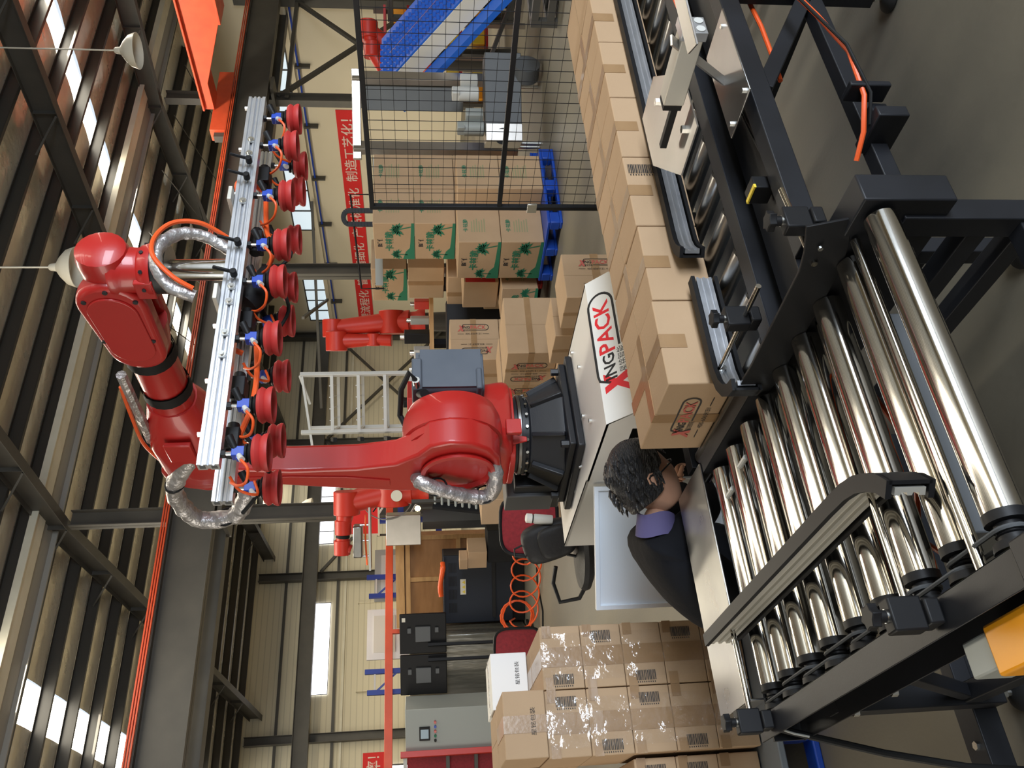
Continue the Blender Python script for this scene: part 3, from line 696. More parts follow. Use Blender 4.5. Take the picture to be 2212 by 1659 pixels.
def mark_front(t, d_, mb, mats, x, z, s, name='print', rot=0, lift=.0024):
    u = (math.cos(rot), 0, math.sin(rot)); v = (-math.sin(rot), 0, math.cos(rot))
    return put(name, mb, mats, (x, -d_ / 2 - lift, z), u, v, s, t, local=True)
def mark_left(t, w_, mb, mats, y, z, s, name='print', rot=0, lift=.0028):
    # face -X: reading direction is -Y
    u = (0, -math.cos(rot), math.sin(rot)); v = (0, math.sin(rot), math.cos(rot))
    return put(name, mb, mats, (-w_ / 2 - lift, y, z), u, v, s, t, local=True)

# --- row on the infeed conveyor
LX = [1.358, 1.683, 2.010, 2.352, 2.685, 3.03, 3.36]
lab = ['front brown carton on the conveyor with printed logo on its end', 'second brown carton of the conveyor row, behind the one with the logo end',
       'brown carton on the conveyor where the two guide rails meet', 'brown carton on the conveyor beside the end of the long guide rail',
       'brown carton on the conveyor opposite the pneumatic cylinder', 'last brown carton of the conveyor row, beside the mesh fence']
for k in range(6):
    t, w_, d_, h_ = carton_root('conveyor_carton', lab[k], LX[k] + .002, LX[k + 1] - .002, 2.117, 2.53 + (.008 if k % 2 else 0), ZT, .852 - (.004 if k == 1 else 0), group='cartons on the infeed conveyor')
    seam(t, w_, d_, h_, 'x')
    tape_y(t, w_, d_, h_, 0, .052, .085)
    if k in (0,):
        tape_x(t, w_, d_, h_, 0, .05, .212)
        mark_left(t, w_, _logo, [M['inkred'], M['ink']], .125, .082, .25, 'logo')
    else: tape_x(t, w_, d_, h_, .01, .045, .07, 0)
    if k == 2:
        mark_front(t, d_, _bar, [M['ink']], .085, .20, .09, 'barcode', -PI / 2)
t, w_, d_, h_ = carton_root('conveyor_carton', 'half hidden brown carton entering the conveyor past the fence', 3.372, 3.70, 2.117, 2.54, ZT, .852, group='cartons on the infeed conveyor')
seam(t, w_, d_, h_, 'x')
# crumpled clear film at the third carton
r = random.Random(5)
def film(name, label, loc, sx, sz, n=9, par=None):
    m_ = MB(); q = MB(); N = n
    vs = []; fs = []
    for j in range(N):
        for i in range(N):
            vs.append((loc[0] + (i / (N - 1) - .5) * sx, loc[1] - r.random() * .012, loc[2] + (j / (N - 1) - .5) * sz + r.uniform(-.004, .004)))
    for j in range(N - 1):
        for i in range(N - 1):
            fs.append((j * N + i, j * N + i + 1, (j + 1) * N + i + 1, (j + 1) * N + i))
    return vs, fs

# --- pallet stack on the left, printed with barcodes
PX, PYY, PR = .86, 3.75, math.radians(3.0)
cs, sn = math.cos(-PR), math.sin(-PR)
def stack_pos(lx, ly): return (PX + lx * cs - ly * sn, PYY + lx * sn + ly * cs)
protoS = None
CW, CD, CH = .268, .37, .180
def stack_carton(lx, ly, z, label, bar=0, mt='card', name='palletised_carton', group='brown cartons stacked on the blue pallet'):
    t, w_, d_, h_ = carton_root(name, label, -CW / 2, CW / 2, -CD / 2, CD / 2, 0, CH, mt, group)
    x, y = stack_pos(lx, ly + CD / 2); t.location = (x, y, z); t.rotation_euler = (0, 0, -PR)
    if name == 'palletised_carton':
        e = .0018; m_ = MB(); m_.bb(-.042, .042, -CD / 2 - e, -CD / 2, 0.001, CH - .001); m_.bb(-.042, .042, -CD / 2, CD / 2, CH, CH + e); m_.build('tape', M['tape'], t, local=True)
        for (a_, b_) in ((-CW / 2 - e, -CW / 2 + .05), (CW / 2 - .05, CW / 2 + e)): m_ = MB(); m_.bb(a_, b_, -CD / 2 - 1.3 * e, -CD / 2, .13, .17); m_.build('corner_tape', M['tape'], t, local=True)
    if bar: mark_front(t, CD, _bar, [M['ink']], (-.115 if bar < 0 else .065), .135, .085, 'barcode', -PI / 2)
    return t
rows = ['top row', 'second row from the top', 'middle row', 'second row from the bottom', 'bottom row']
for k in range(5):
    z = .187 + .182 * (4 - k); n = 0
    for lx, col in ((.135, 'right column'), (-.137, 'left column')):
        stack_carton(lx, 0, z, 'taped barcode carton, %s and %s of the pallet stack' % (rows[k], col), (1, -1)[(k + (lx > 0)) % 2])
    if k >= 2: stack_carton(-.42, .06, z, 'brown carton at the outer left end of the pallet stack, %s' % rows[k], 1 if k < 4 else 0)
for k in range(1, 5):
    z = .187 + .182 * (4 - k) + .182
    stack_carton(.135, .385, z - .0, 'brown carton in the rear depth of the pallet stack, %s' % rows[k - 1]) if k == 1 else None
stack_carton(-.137, .385, .187 + .182 * 4, 'brown carton in the rear depth of the pallet stack, below the logo carton')
t = stack_carton(-.132, -.01, .187 + .182 * 5, 'smooth brown carton lying on top of the pallet stack, taped round its middle', 0, 'card', 'top_carton', 'cartons laid on the pallet stack')
m_ = MB(); e = .002; m_.bb(-CW / 2 - e, CW / 2 + e, -CD / 2 - e, -CD / 2, .0, 0); m_ = MB()
m_.bb(-.035, .035, -CD / 2 - e, -CD / 2, 0, CH); m_.bb(-.035, .035, -CD / 2, CD / 2, CH, CH + e); m_.build('tape', M['tape'], t, local=True)
tx = flat(MB(), '星铭包装', 0, 0, .11, .022); mark_front(t, CD, tx, [M['ink']], -.045, .045, 1, 'lettering')
t = stack_carton(.0, 0, .187 + .182 * 5, 'white carton with a shiny tape strip on top of the pallet stack', 0, 'whitebox', 'white_carton', 'cartons laid on the pallet stack')
t.location = (1.05, 4.38 + .1, .187 + .182 * 5)
m_ = MB(); m_.bb(-CW / 2, CW / 2, -.025, .025, CH, CH + e); m_.build('tape', M['film'], t, local=True)
mark_front(t, CD, tx, [M['ink']], -.02, .04, 1, 'lettering')
t = stack_carton(-.137, .40, .187 + .182 * 5, 'brown carton with taped seam behind the smooth carton on the pallet stack', 0, 'card', 'top_carton', 'cartons laid on the pallet stack')
m_ = MB(); m_.bb(-.0012, .0012, -CD / 2, CD / 2, CH, CH + .001); m_.build('flap_seam', M['card_in'], t, local=True)
t = stack_carton(-.44, .42, .187 + .182 * 3, 'brown carton at the left rear of the pallet stack', 0, 'card', 'top_carton', 'cartons laid on the pallet stack')
# strap film over the stack front
def strap(label, pts, w_=.03):
    P = [Vector(p) for p in pts]
    m_ = MB(); N = len(P); vs = []
    for i, p in enumerate(P):
        o = r.uniform(-.004, .004); vs += [(p.x, p.y - .003 + o, p.z - w_ / 2 + r.uniform(-.006, .006)), (p.x, p.y - .003 - o * .5, p.z + r.uniform(-.004, .004)), (p.x, p.y - .003 + o, p.z + w_ / 2 + r.uniform(-.006, .006))]
    fs = []
    for i in range(N - 1): fs += [(3 * i, 3 * i + 1, 3 * i + 4, 3 * i + 3), (3 * i + 1, 3 * i + 2, 3 * i + 5, 3 * i + 4)]
    m_.add(vs, fs)
    o = m_.build('stretch_film', M['film'], fix=False); return tag(o, label, 'film')

for lx, col in ((.135, 'right'), (-.137, 'left')):
    m_ = MB(); NI, NJ = 12, 30; vs = []; fs = []
    for j in range(NJ):
        for i in range(NI):
            x, y = stack_pos(lx + (i / (NI - 1) - .5) * .20, -.004 - r.random() * .010); vs.append((x, y, .19 + .905 * j / (NJ - 1)))
    for j in range(NJ - 1):
        for i in range(NI - 1): fs.append((j * NI + i, j * NI + i + 1, (j + 1) * NI + i + 1, (j + 1) * NI + i))
    m_.add(vs, fs); tag(m_.build('stretch_film', M['clearfilm'], fix=False), 'crinkled clear film over the %s column of barcode cartons' % col, 'film')
# pallet of blue plastic
def pallet(name, label, x0, x1, y0, y1, mt, rz=0, grey=None, h=.15):
    cx, cy = (x0 + x1) / 2, (y0 + y1) / 2; w_, d_ = x1 - x0, y1 - y0
    t = thing(name, label, 'pallet', (cx, cy, 0), rz)
    m_ = MB(); m_.bb(-w_ / 2, w_ / 2, -d_ / 2, d_ / 2, h - .03, h)
    m_.build('deck', M[grey or mt], t, .006, local=True)
    for j in (-1, 0, 1):
        m_ = MB()
        m_.bb(-w_ / 2, w_ / 2, j * (d_ / 2 - .05) - .05, j * (d_ / 2 - .05) + .05, 0, .03); m_.build('skid', M[mt], t, .006, local=True)
        for i in (-1, 0, 1):
            m_ = MB(); m_.bb(i * (w_ / 2 - .08) - .08, i * (w_ / 2 - .08) + .08, j * (d_ / 2 - .06) - .06, j * (d_ / 2 - .06) + .06, .03, h - .03); m_.build('block', M[mt], t, .01, local=True)
    return t
pl = pallet('plastic_pallet', 'blue plastic pallet with grey perforated deck under the barcode carton stack', .16, 1.20, 3.60, 4.60, 'blueplastic', -PR, 'pvcgrey', .18)
tx = flat(MB(), '星铭', 0, 0, .16, .07); put('lettering', tx, [M['redplastic']], (-.38, -.505, .05), (1, 0, 0), (0, 0, 1), 1, pl, local=True)

# --- large cartons printed with palms and characters
def palm(mb, x, y, s, n=9, lean=0):
    mb.add([(x - .008 * s, y, 0), (x + .010 * s, y, 0), (x + (.02 + lean) * s, y + .17 * s, 0), (x + lean * s, y + .17 * s, 0)], [(0, 1, 2, 3)])
    cx, cy = x + (.01 + lean) * s, y + .17 * s
    for k in range(n):
        a = -0.5 + (PI + 1.0) * k / (n - 1); L = (.115 + .02 * (k % 2)) * s
        dx, dy = math.cos(a), math.sin(a); px, py = -dy, dx
        mb.add([(cx, cy, 0), (cx + dx * L * .5 + px * .022 * s, cy + dy * L * .5 + py * .022 * s, 0), (cx + dx * L, cy + dy * L - .02 * s, 0), (cx + dx * L * .5 - px * .022 * s, cy + dy * L * .5 - py * .022 * s, 0)], [(0, 1, 2, 3)])
    return mb
def snack_face(w_, h_):
    """print of the large face: slot 0 green, slot 1 black"""
    mb = MB()
    mb.add([(0, 0, 0), (w_, 0, 0), (w_, h_ * .07, 0), (w_ * .5, h_ * .10, 0), (w_ * .32, h_ * .12, 0), (w_ * .22, h_ * .22, 0), (0, h_ * .30, 0)], [(0, 1, 2, 3, 4, 5, 6)])
    palm(mb, w_ * .13, h_ * .18, w_ * 1.15, 11); palm(mb, w_ * .90, h_ * .08, w_ * 1.45, 11, -.06)
    flat(mb, '卡兹脆', w_ * .24, h_ * .52, w_ * .54, h_ * .21, .025)
    mb.cur = 1; flat(mb, '旺仔', w_ * .36, h_ * .78, w_ * .30, h_ * .14, .025)
    return mb
def snack_side(w_, h_):
    mb = MB(); flat(mb, '卡兹脆', w_ * .30, h_ * .76, w_ * .38, h_ * .12, .02)
    mb.cur = 1
    for k in range(6): mb.add([(w_ * .3, h_ * (.66 - .06 * k), 0), (w_ * (.62 + .04 * (k % 3)), h_ * (.66 - .06 * k), 0), (w_ * (.62 + .04 * (k % 3)), h_ * (.685 - .06 * k), 0), (w_ * .3, h_ * (.685 - .06 * k), 0)], [(0, 1, 2, 3)])
    return mb
def snack(x0, x1, y0, y1, z0, z1, label, left=True, front=True, rz=0, group='large cartons with green palm print'):
    t, w_, d_, h_ = carton_root('palm_carton', label, x0, x1, y0, y1, z0, z1, group=group, bev=.008)
    t.rotation_euler = (0, 0, rz)
    if left: mark_left(t, w_, snack_face(d_, h_), [M['green'], M['ink']], d_ / 2, 0, 1, 'palm_print')
    if front: mark_front(t, d_, snack_side(w_, h_), [M['green'], M['palegreen']], -w_ / 2, 0, 1, 'side_print')
    seam(t, w_, d_, h_, 'x')
    return t
sn_rows = ['bottom', 'second', 'third', 'top']
SX = [7.10, 7.68, 8.28]
for k in range(4):
    z = .17 + .49 * k
    for c in range(2):
        if k < 2 and c == 0: pass
        snack(SX[c], SX[c + 1] - .01, 7.45, 8.08, z, z + .485, 'palm printed carton in the %s layer, %s column of the tall stack' % (sn_rows[k], ('near', 'fence side')[c]), c == 0)
for k in range(2):
    z = .17 + .49 * k
    snack(6.56, 7.07, 7.18, 7.81, z, z + .485, ('palm printed carton at the foot of the short stack on the blue pallet', 'torn palm printed carton with taped top on the short stack')[k])
    snack(7.08, 7.62, 6.86, 7.42, z, z + .485, 'palm printed carton in the %s layer in front of the tall stack' % sn_rows[k], False)
pallet('plastic_pallet', 'blue plastic pallet under the short stack of palm printed cartons', 6.54, 7.72, 6.84, 7.84, 'blueplastic', h=.168)
pallet('plastic_pallet', 'blue plastic pallet under the fence side of the tall palm stack', 7.76, 8.28, 7.40, 8.1, 'blueplastic', h=.168)
pallet('plastic_pallet', 'red plastic pallet behind the palm printed cartons', 7.0, 8.3, 8.45, 9.9, 'redplastic')
snack(7.66, 8.2, 8.92, 9.60, 1.76, 2.24, 'carton with green lettering on top of the rear stack', True, True)
for (x0, x1, y0, y1, z0, z1, lb) in ((7.62, 8.2, 8.85, 9.50, 1.25, 1.74, 'plain brown carton with tape in the rear stack, below the lettered one'),
                                     (7.2, 7.8, 8.55, 9.25, .75, 1.22, 'plain brown carton in the middle of the rear stack'),
                                     (7.10, 7.8, 8.45, 9.1, .16, .73, 'plain brown carton at the foot of the rear stack')):
    t, w_, d_, h_ = carton_root('plain_carton', lb, x0, x1, y0, y1, z0, z1, group='plain cartons of the rear stack', bev=.008)
    m_ = MB(); e = .003; m_.bb(-w_ / 2 - e, -w_ / 2, -.04, .04, 0, h_); m_.build('tape', M['tape'], t, local=True)
t, w_, d_, h_ = carton_root('red_striped_carton', 'brown carton with a torn red stripe leaning on the rear stack', 6.70, 7.15, 8.05, 8.55, .62, 1.05, group=None, bev=.008)
m_ = MB(); m_.bb(-w_ / 2, w_ / 2, -d_ / 2 - .003, -d_ / 2, h_ * .1, h_ * .95); m_.build('red_stripe', M['redplastic'], t, local=True)
snack(6.45, 6.95, 8.0, 8.45, .16, .60, 'crumpled palm printed carton under the red striped carton', True, True, .25)

# --- large logo cartons in the middle ground
def big(x0, x1, y0, y1, z0, z1, label, fr=(), lf=(), rz=0, top=True):
    t, w_, d_, h_ = carton_root('logo_carton', label, x0, x1, y0, y1, z0, z1, group='large brown logo cartons', bev=.006); t.rotation_euler = (0, 0, rz)
    e = .003
    m_ = MB(); m_.bb(-w_ / 2 - e, w_ / 2, -d_ / 2 - e, -d_ / 2, h_ * .46, h_ * .58); m_.bb(-w_ / 2 - e, -w_ / 2, -d_ / 2 - e, d_ / 2, h_ * .46, h_ * .58); m_.build('tape', M['tape'], t, local=True)
    m_ = MB(); m_.bb(-w_ / 2 - e * 1.2, -w_ / 2, -d_ * .02, d_ * .07, 0, h_); m_.build('tape', M['tape'], t, local=True)
    m_ = MB(); m_.bb(-w_ * .0 - .002, .002, -d_ / 2 - .001, -d_ / 2, 0, h_); m_.build('flap_seam', M['card_in'], t, local=True)
    for (x, z, s, rot) in fr: mark_front(t, d_, _logo, [M['inkred'], M['ink']], x, z, s, 'logo', rot, .005)
    for (y, z, s, rot) in lf: mark_left(t, w_, _logo, [M['inkred'], M['ink']], y, z, s, 'logo', rot, .006)
    return t
D_ = -PI / 2
big(5.12, 5.66, 7.43, 8.0, .74, 1.27, 'large logo carton on top of the left middle stack, beside the grey motor', [(.12, .45, .34, D_), (-.12, .08, .34, -D_)])
big(5.12, 5.66, 8.02, 8.62, .74, 1.27, 'large taped carton just behind the topmost logo carton')
big(5.12, 5.66, 7.43, 8.0, .0, .735, 'tall brown carton under the topmost logo carton')
big(5.12, 5.66, 8.02, 8.62, .0, .735, 'tall brown carton under the taped rear carton')
big(4.45, 5.10, 6.36, 6.90, .33, .80, 'large logo carton with two marks on its side in the right middle stack', (), [(.12, .07, .34, -D_), (-.03, .42, .34, D_)])
big(4.40, 5.0, 6.36, 6.90, .0, .325, 'low brown carton under the two mark logo carton')
big(4.55, 5.1, 7.02, 7.40, .30, .80, 'large logo carton behind the two mark one, partly behind the robot base', (), [(-.02, .42, .34, D_)])
big(4.55, 5.1, 7.02, 7.40, 0, .295, 'low brown carton under the logo carton behind the robot base')
big(3.88, 4.30, 4.84, 5.22, .0, .52, 'large logo carton standing on the floor next to the white robot pedestal', [(.10, .40, .26, D_), (-.12, .12, .26, -D_)])
big(4.05, 4.45, 5.55, 5.95, 0, .50, 'large film wrapped carton on the floor behind the pedestal carton')
# ================================================================== ROBOT PEDESTAL
ped = thing('robot_pedestal', 'white sheet metal pedestal with red and black logo, carrying the big robot', 'pedestal', (2.21, 3.8, 0))
px0, px1, pf, pb_, pz = 1.82, 2.605, 3.15, 4.52, .80
def quadf(m_, a, b, c, d_): m_.add([a, b, c, d_], [(0, 1, 2, 3)])
m_ = MB(); t_ = .012
m_.bb(px0, px1, pf, pb_, pz - t_, pz)                                                    # top
m_.loft([[(x, pf, pz), (x, pf, pz - t_), (x, 3.03 + t_, .675), (x, 3.03, .675)] for x in (px0, px1)])   # sloping front
m_.bb(px0, px1, 3.03, 3.03 + t_, 0, .675); m_.bb(px1 - t_, px1, 3.03, pb_, 0, pz - .12); m_.bb(px1 - t_, px1, pf, pb_, .6, pz)
m_.bb(px0, px1, pb_ - t_, pb_, 0, pz)
m_.bb(px0, px0 + t_, 3.04, 3.19, 0, .675); m_.bb(px0, px0 + t_, 3.70, pb_, 0, pz)                       # side with the door opening
m_.prism([(3.04, .675), (3.16, .675), (3.70, .675), (3.70, .799), (3.15, .799)], 0, t_, o=(px0, 0, 0), u=(0, 1, 0), v=(0, 0, 1))
m_.bb(px0, px0 + t_, 3.16, 3.72, 0, .08)
ped_body = m_.build('body', M['white'], ped)
m_ = MB(); m_.bb(1.9, 2.5, 3.9, 4.45, .02, .7); m_.build('inner_cabinet', M['greydark'], ped)
m_ = MB(); m_.bb(2.0, 2.4, 3.2, 3.55, .25, .5); m_.build('inner_unit', M['blackplastic'], ped)
# hinged door standing open
hx, hy = 1.815, 3.705; dx, dy = -.84, .54
o3 = Vector((hx, hy, 0)); dv = Vector((dx, dy, 0)).normalized(); nv = Vector((dv.y, -dv.x, 0))
def doorbox(m_, a, b, z0, z1, n0, n1):
    vs = [o3 + dv * u + nv * n_ + Vector((0, 0, z)) for u in (a, b) for n_ in (n0, n1) for z in (z0, z1)]
    m_.add(vs, [(0, 1, 3, 2), (4, 6, 7, 5), (0, 4, 5, 1), (2, 3, 7, 6), (0, 2, 6, 4), (1, 5, 7, 3)])
m_ = MB(); doorbox(m_, .02, .62, .10, .765, .0, .012); dr = m_.build('door', M['glasspane'], ped)
m_ = MB(); doorbox(m_, .02, .62, .745, .765, -.014, 0); doorbox(m_, .02, .62, .10, .12, -.014, 0); doorbox(m_, .02, .04, .12, .745, -.014, 0); doorbox(m_, .60, .62, .12, .745, -.014, 0)
m_.build('door_rim', M['glasspane'], dr)
put('logo', _logo_plain, [M['logored'], M['logoblack']], (1.93, 3.062, .7085), (1, 0, 0), (0, .12, .125), .58, ped)
for (x, y) in ((1.95, 3.79), (2.11, 3.56), (2.36, 3.50), (2.53, 3.62), (1.93, 4.03), (2.0, 3.42)):
    m_ = MB(); m_.cyl((x, y, pz), (x, y, pz + .012), .011, n=8); m_.build('bolt', M['zinc'], ped)

# ================================================================== PALLETISING ROBOT
AX, AY = 2.22, 3.93
rb = thing('palletising_robot', 'big red six axis robot arm on the white pedestal, holding the suction gripper', 'robot', (AX, AY, pz))
def at_ang(r, a): return (AX + r * math.cos(a), AY + r * math.sin(a))
m_ = MB(); m_.box((AX, AY, pz + .02), (.58, .60, .035), rz=.12); m_.box((AX, AY, pz + .055), (.52, .54, .035), rz=.12); m_.build('base_plate', M['robotblack'], rb, .006)
rings = []
for (r, z, n_) in ((.285, pz + .07, 8), (.27, pz + .11, 8), (.205, pz + .235, 8), (.20, pz + .25, 8)):
    rings.append([(AX + r * math.cos(2 * PI * (i + .35) / 8), AY + r * math.sin(2 * PI * (i + .35) / 8), z) for i in range(8)])
m_ = MB(); m_.loft(rings); base = m_.build('base_casting', M['robotblack'], rb, .012)
for i in range(8):
    a = 2 * PI * (i + .35) / 8
    m_ = MB(); p, q = at_ang(.292, a), at_ang(.212, a); m_.bar((p[0], p[1], pz + .08), (q[0], q[1], pz + .235), .022, .03); m_.build('rib', M['robotblack'], base, .004)
for i in range(4):
    a = PI / 4 + i * PI / 2 + .12; p = at_ang(.33, a); m_ = MB(); m_.cyl((p[0], p[1], pz + .07), (p[0], p[1], pz + .11), .02, n=6); m_.build('anchor_bolt', M['robotblack'], base)
m_ = MB(); m_.bb(AX - .20, AX + .08, AY + .22, AY + .50, pz + .03, pz + .30); m_.build('connection_box', M['robotblack'], rb, .008)
m_ = MB(); m_.bb(AX - .22, AX - .0, AY + .30, AY + .48, pz + .08, pz + .34); m_.build('connection_box', M['greydark'], rb, .006)
m_ = MB().lathe([(.195, 0), (.195, .02), (.21, .02), (.21, .035)], (AX, AY, pz + .25), n=40); m_.build('bolt_ring', M['robotblack'], rb)
for i in range(20):
    a = 2 * PI * i / 20; p = at_ang(.202, a); q = at_ang(.216, a)
    m_ = MB(); m_.cyl((p[0], p[1], pz + .262), (q[0], q[1], pz + .262), .008, n=8); m_.build('ring_bolt', M['zinc'], rb)
MB().lathe([(.208, 0), (.212, .004), (.212, .018), (.206, .022)], (AX, AY, pz + .285), n=48).build('steel_ring', M['brushed'], rb)
MB().lathe([(.198, 0), (.198, .055)], (AX, AY, pz + .305), n=48).build('waist', M['robotblack'], rb)
# carousel: rounded red casting with flat flange below
m_ = MB(); z0 = pz + .335
def rr(w_, d_, z, cx, cy, r=.06, n=5):
    out = []
    for (sx, sy, a0) in ((1, 1, 0), (-1, 1, PI / 2), (-1, -1, PI), (1, -1, 3 * PI / 2)):
        for i in range(n):
            a = a0 + PI / 2 * i / (n - 1); out.append((cx + sx * (w_ / 2 - r) + r * math.cos(a), cy + sy * (d_ / 2 - r) + r * math.sin(a), z))
    return out
m_.loft([rr(.40, .50, z0, AX - .02, AY - .02, .12), rr(.42, .54, z0 + .02, AX - .02, AY - .04, .12), rr(.40, .52, z0 + .07, AX - .02, AY - .06, .10), rr(.32, .48, z0 + .15, AX - .04, AY - .12, .08),
         rr(.27, .46, z0 + .26, AX - .06, AY - .22, .08), rr(.22, .38, z0 + .36, AX - .08, AY - .26, .10), rr(.18, .26, z0 + .42, AX - .09, AY - .27, .08)])
car = m_.build('carousel', M['red'], rb, sub=1)
m_ = MB(); m_.loft([rr(.46, .44, z0 - .005, AX - .02, AY - .03, .15), rr(.46, .44, z0 + .022, AX - .02, AY - .03, .15)]); m_.build('flange', M['red'], car, .004)
YJ, ZJ = 3.57, 1.45                                    # shoulder axis
MB().lathe([(.15, .0), (.215, .03), (.235, .08), (.24, .12), (.238, .19), (.22, .20)], (2.17, YJ, ZJ), (-1, 0, 0), 48).build('shoulder_housing', M['red'], car)
MB().lathe([(.20, 0), (.225, .01), (.225, .05), (.20, .055)], (1.985, YJ, ZJ), (-1, 0, 0), 48).build('shoulder_gear', M['red'], car)
m_ = MB(); m_.prism([(-.03, 0), (.03, 0), (.012, -.08), (-.012, -.08)], 0, .012, o=(2.06, 3.70, z0 + .02), u=(1, 0, 0), v=(0, 0, 1)); m_.build('stop_block', M['red'], car, .003)
m_ = MB(); m_.bb(2.02, 2.10, 3.555, 3.58, z0 - .02, z0 + .055); m_.build('stop_plate', M['red'], car, .004)
# grey shoulder motor with fins
mo = MB(); mo.loft([rr(.22, .25, z, 2.32, YJ, .04) for z in (ZJ - .16, ZJ + .16)]); mot = mo.build('shoulder_motor', M['motor'], rb, .004)
for i in range(7):
    y = YJ - .12 + .04 * i; mo = MB(); mo.bb(2.22, 2.44, y - .006, y + .006, ZJ - .15, ZJ + .15) if i in (0, 6) else mo.bb(2.22, 2.45, y - .006, y + .006, ZJ - .12, ZJ + .17); mo.build('cooling_fin', M['motor'], mot, .002)
mo = MB(); mo.bb(2.20, 2.32, YJ - .14, YJ + .14, ZJ - .15, ZJ - .12); mo.bb(2.20, 2.38, YJ - .14, YJ + .12, ZJ + .14, ZJ + .19); mo.build('motor_cap', M['motor'], mot, .008)
mo = MB(); mo.cyl((2.22, YJ - .09, ZJ + .16), (2.22, YJ - .19, ZJ + .17), .018, n=14); mo.build('connector', M['zinc'], mot)
mo = MB(); mo.cyl((2.20, YJ - .10, ZJ + .15), (2.16, YJ - .16, ZJ + .13), .022, n=16); mo.build('connector_cap', M['blackplastic'], mot)
mo = MB(); mo.tube([(2.22, YJ - .18, ZJ + .17), (2.24, YJ - .22, ZJ + .20), (2.20, YJ - .14, ZJ + .24), (2.14, YJ, ZJ + .25), (2.06, YJ + .02, ZJ + .21)], .014, 10); mo.build('motor_cable', M['rubber'], mot)
# lower arm: tapered blade in the Y-Z plane
def blade(x0, x1, poly, name, par, bev=.016, mt='red'):
    m_ = MB(); m_.prism(poly, 0, x1 - x0, o=(x0, 0, 0), u=(0, 1, 0), v=(0, 0, 1)); return m_.build(name, M[mt], par, bev, seg=3)
poly = [(YJ + .245 * math.cos(a), ZJ + .225 * math.sin(a)) for a in [math.radians(q) for q in (150, 175, 200, 225, 250, 270, 290, 315, 340, 360, 20)]]
poly += [(3.80, 1.70), (3.755, 1.98), (3.70, 2.25), (3.72, 2.48), (3.74, 2.60), (3.70, 2.70), (3.62, 2.75), (3.52, 2.74), (3.46, 2.66), (3.46, 2.55), (3.53, 2.42), (3.56, 2.2), (3.555, 1.9), (3.52, 1.72), (3.44, 1.62)]
arm = blade(1.845, 1.985, poly, 'lower_arm', rb)
# raised rim and the dark recess of the hub
MB().lathe([(.165, 0), (.175, .012), (.175, .024), (.155, .026), (.140, .008), (.10, .006), (.001, .006)], (1.845, YJ + .02, ZJ - .02), (-1, 0, 0), 40).build('hub_cover', M['red'], arm)
m_ = MB(); m_.prism([(3.665, 1.75), (3.72, 1.75), (3.71, 1.95), (3.66, 2.25), (3.645, 2.45), (3.60, 2.45), (3.60, 2.2), (3.62, 1.95)], 0, .008, o=(1.838, 0, 0), u=(0, 1, 0), v=(0, 0, 1)); m_.build('arm_rib', M['red'], arm, .003)
m_ = MB(); m_.bb(1.90, 1.93, 3.535, 3.56, 1.64, 1.70); m_.build('arm_lug', M['robotblack'], arm, .004)
# elbow and forearm
FX, FZ = 1.955, 2.62
el = MB().lathe([(.10, 0), (.15, .02), (.155, .10), (.15, .20), (.12, .22)], (2.06, 3.58, FZ), (-1, 0, 0), 36).build('elbow', M['red'], rb)
m_ = MB()
def ringxz(y, w_, h_, cz=FZ, cx=FX, n=20, sq=1.0):
    out = []
    for i in range(n):
        a = 2 * PI * i / n; c_, s_ = math.cos(a), math.sin(a); e = sq
        out.append((cx + w_ * (abs(c_) ** e) * (1 if c_ > 0 else -1), y, cz + h_ * (abs(s_) ** e) * (1 if s_ > 0 else -1)))
    return out
m_.loft([ringxz(3.70, .10, .10, sq=.6), ringxz(3.62, .135, .14, sq=.5), ringxz(3.32, .135, .145, sq=.5), ringxz(3.16, .115, .12, sq=.65), ringxz(3.08, .098, .10, sq=.9)])
m_.build('elbow_housing', M['red'], el)
m_ = MB(); m_.bb(1.80, 1.822, 3.22, 3.36, FZ - .06, FZ + .05); m_.build('name_plate', M['red'], el, .004)
m_ = MB(); m_.loft([ringxz(3.10, .098, .10), ringxz(3.06, .088, .088), ringxz(2.72, .085, .085), ringxz(2.66, .096, .098), ringxz(2.56, .105, .11)])
fa = m_.build('forearm', M['red'], rb)
for y in (2.99, 2.745):
    m_ = MB(); m_.loft([ringxz(y + .028, .0925, .0925), ringxz(y - .028, .0905, .0905)], cap=False)
    m_.loft([ringxz(y + .028, .098, .098), ringxz(y - .028, .096, .096)], cap=False); m_.build('strap', M['rubber'], fa)
# forked wrist housing: oval cheek with a flat cover
def stadium(a, b, ra, rb_, n=12):
    (y0, z0_), (y1, z1_) = a, b; t = math.atan2(z1_ - z0_, y1 - y0); out = []
    for i in range(n + 1):
        q = t + PI / 2 + PI * i / n; out.append((y0 + ra * math.cos(q), z0_ + ra * math.sin(q)))
    for i in range(n + 1):
        q = t - PI / 2 + PI * i / n; out.append((y1 + rb_ * math.cos(q), z1_ + rb_ * math.sin(q)))
    return out
wr = blade(1.85, 1.925, stadium((2.36, 2.625), (2.62, 2.615), .115, .10), 'wrist_cheek', rb, .02)
blade(1.842, 1.852, stadium((2.38, 2.625), (2.58, 2.618), .082, .078), 'cheek_cover', wr, .004)
blade(1.99, 2.05, stadium((2.36, 2.625), (2.62, 2.615), .10, .09), 'wrist_cheek', rb, .02)
for a in range(6):
    q = PI * a / 3; m_ = MB(); m_.cyl((1.852, 2.37 + .10 * math.cos(q) + (.12 if math.cos(q) > 0 else 0), 2.62 + .095 * math.sin(q)), (1.846, 2.37 + .10 * math.cos(q) + (.12 if math.cos(q) > 0 else 0), 2.62 + .095 * math.sin(q)), .009, n=8); m_.build('cover_screw', M['robotblack'], wr)
GX, GY = 1.93, 2.25
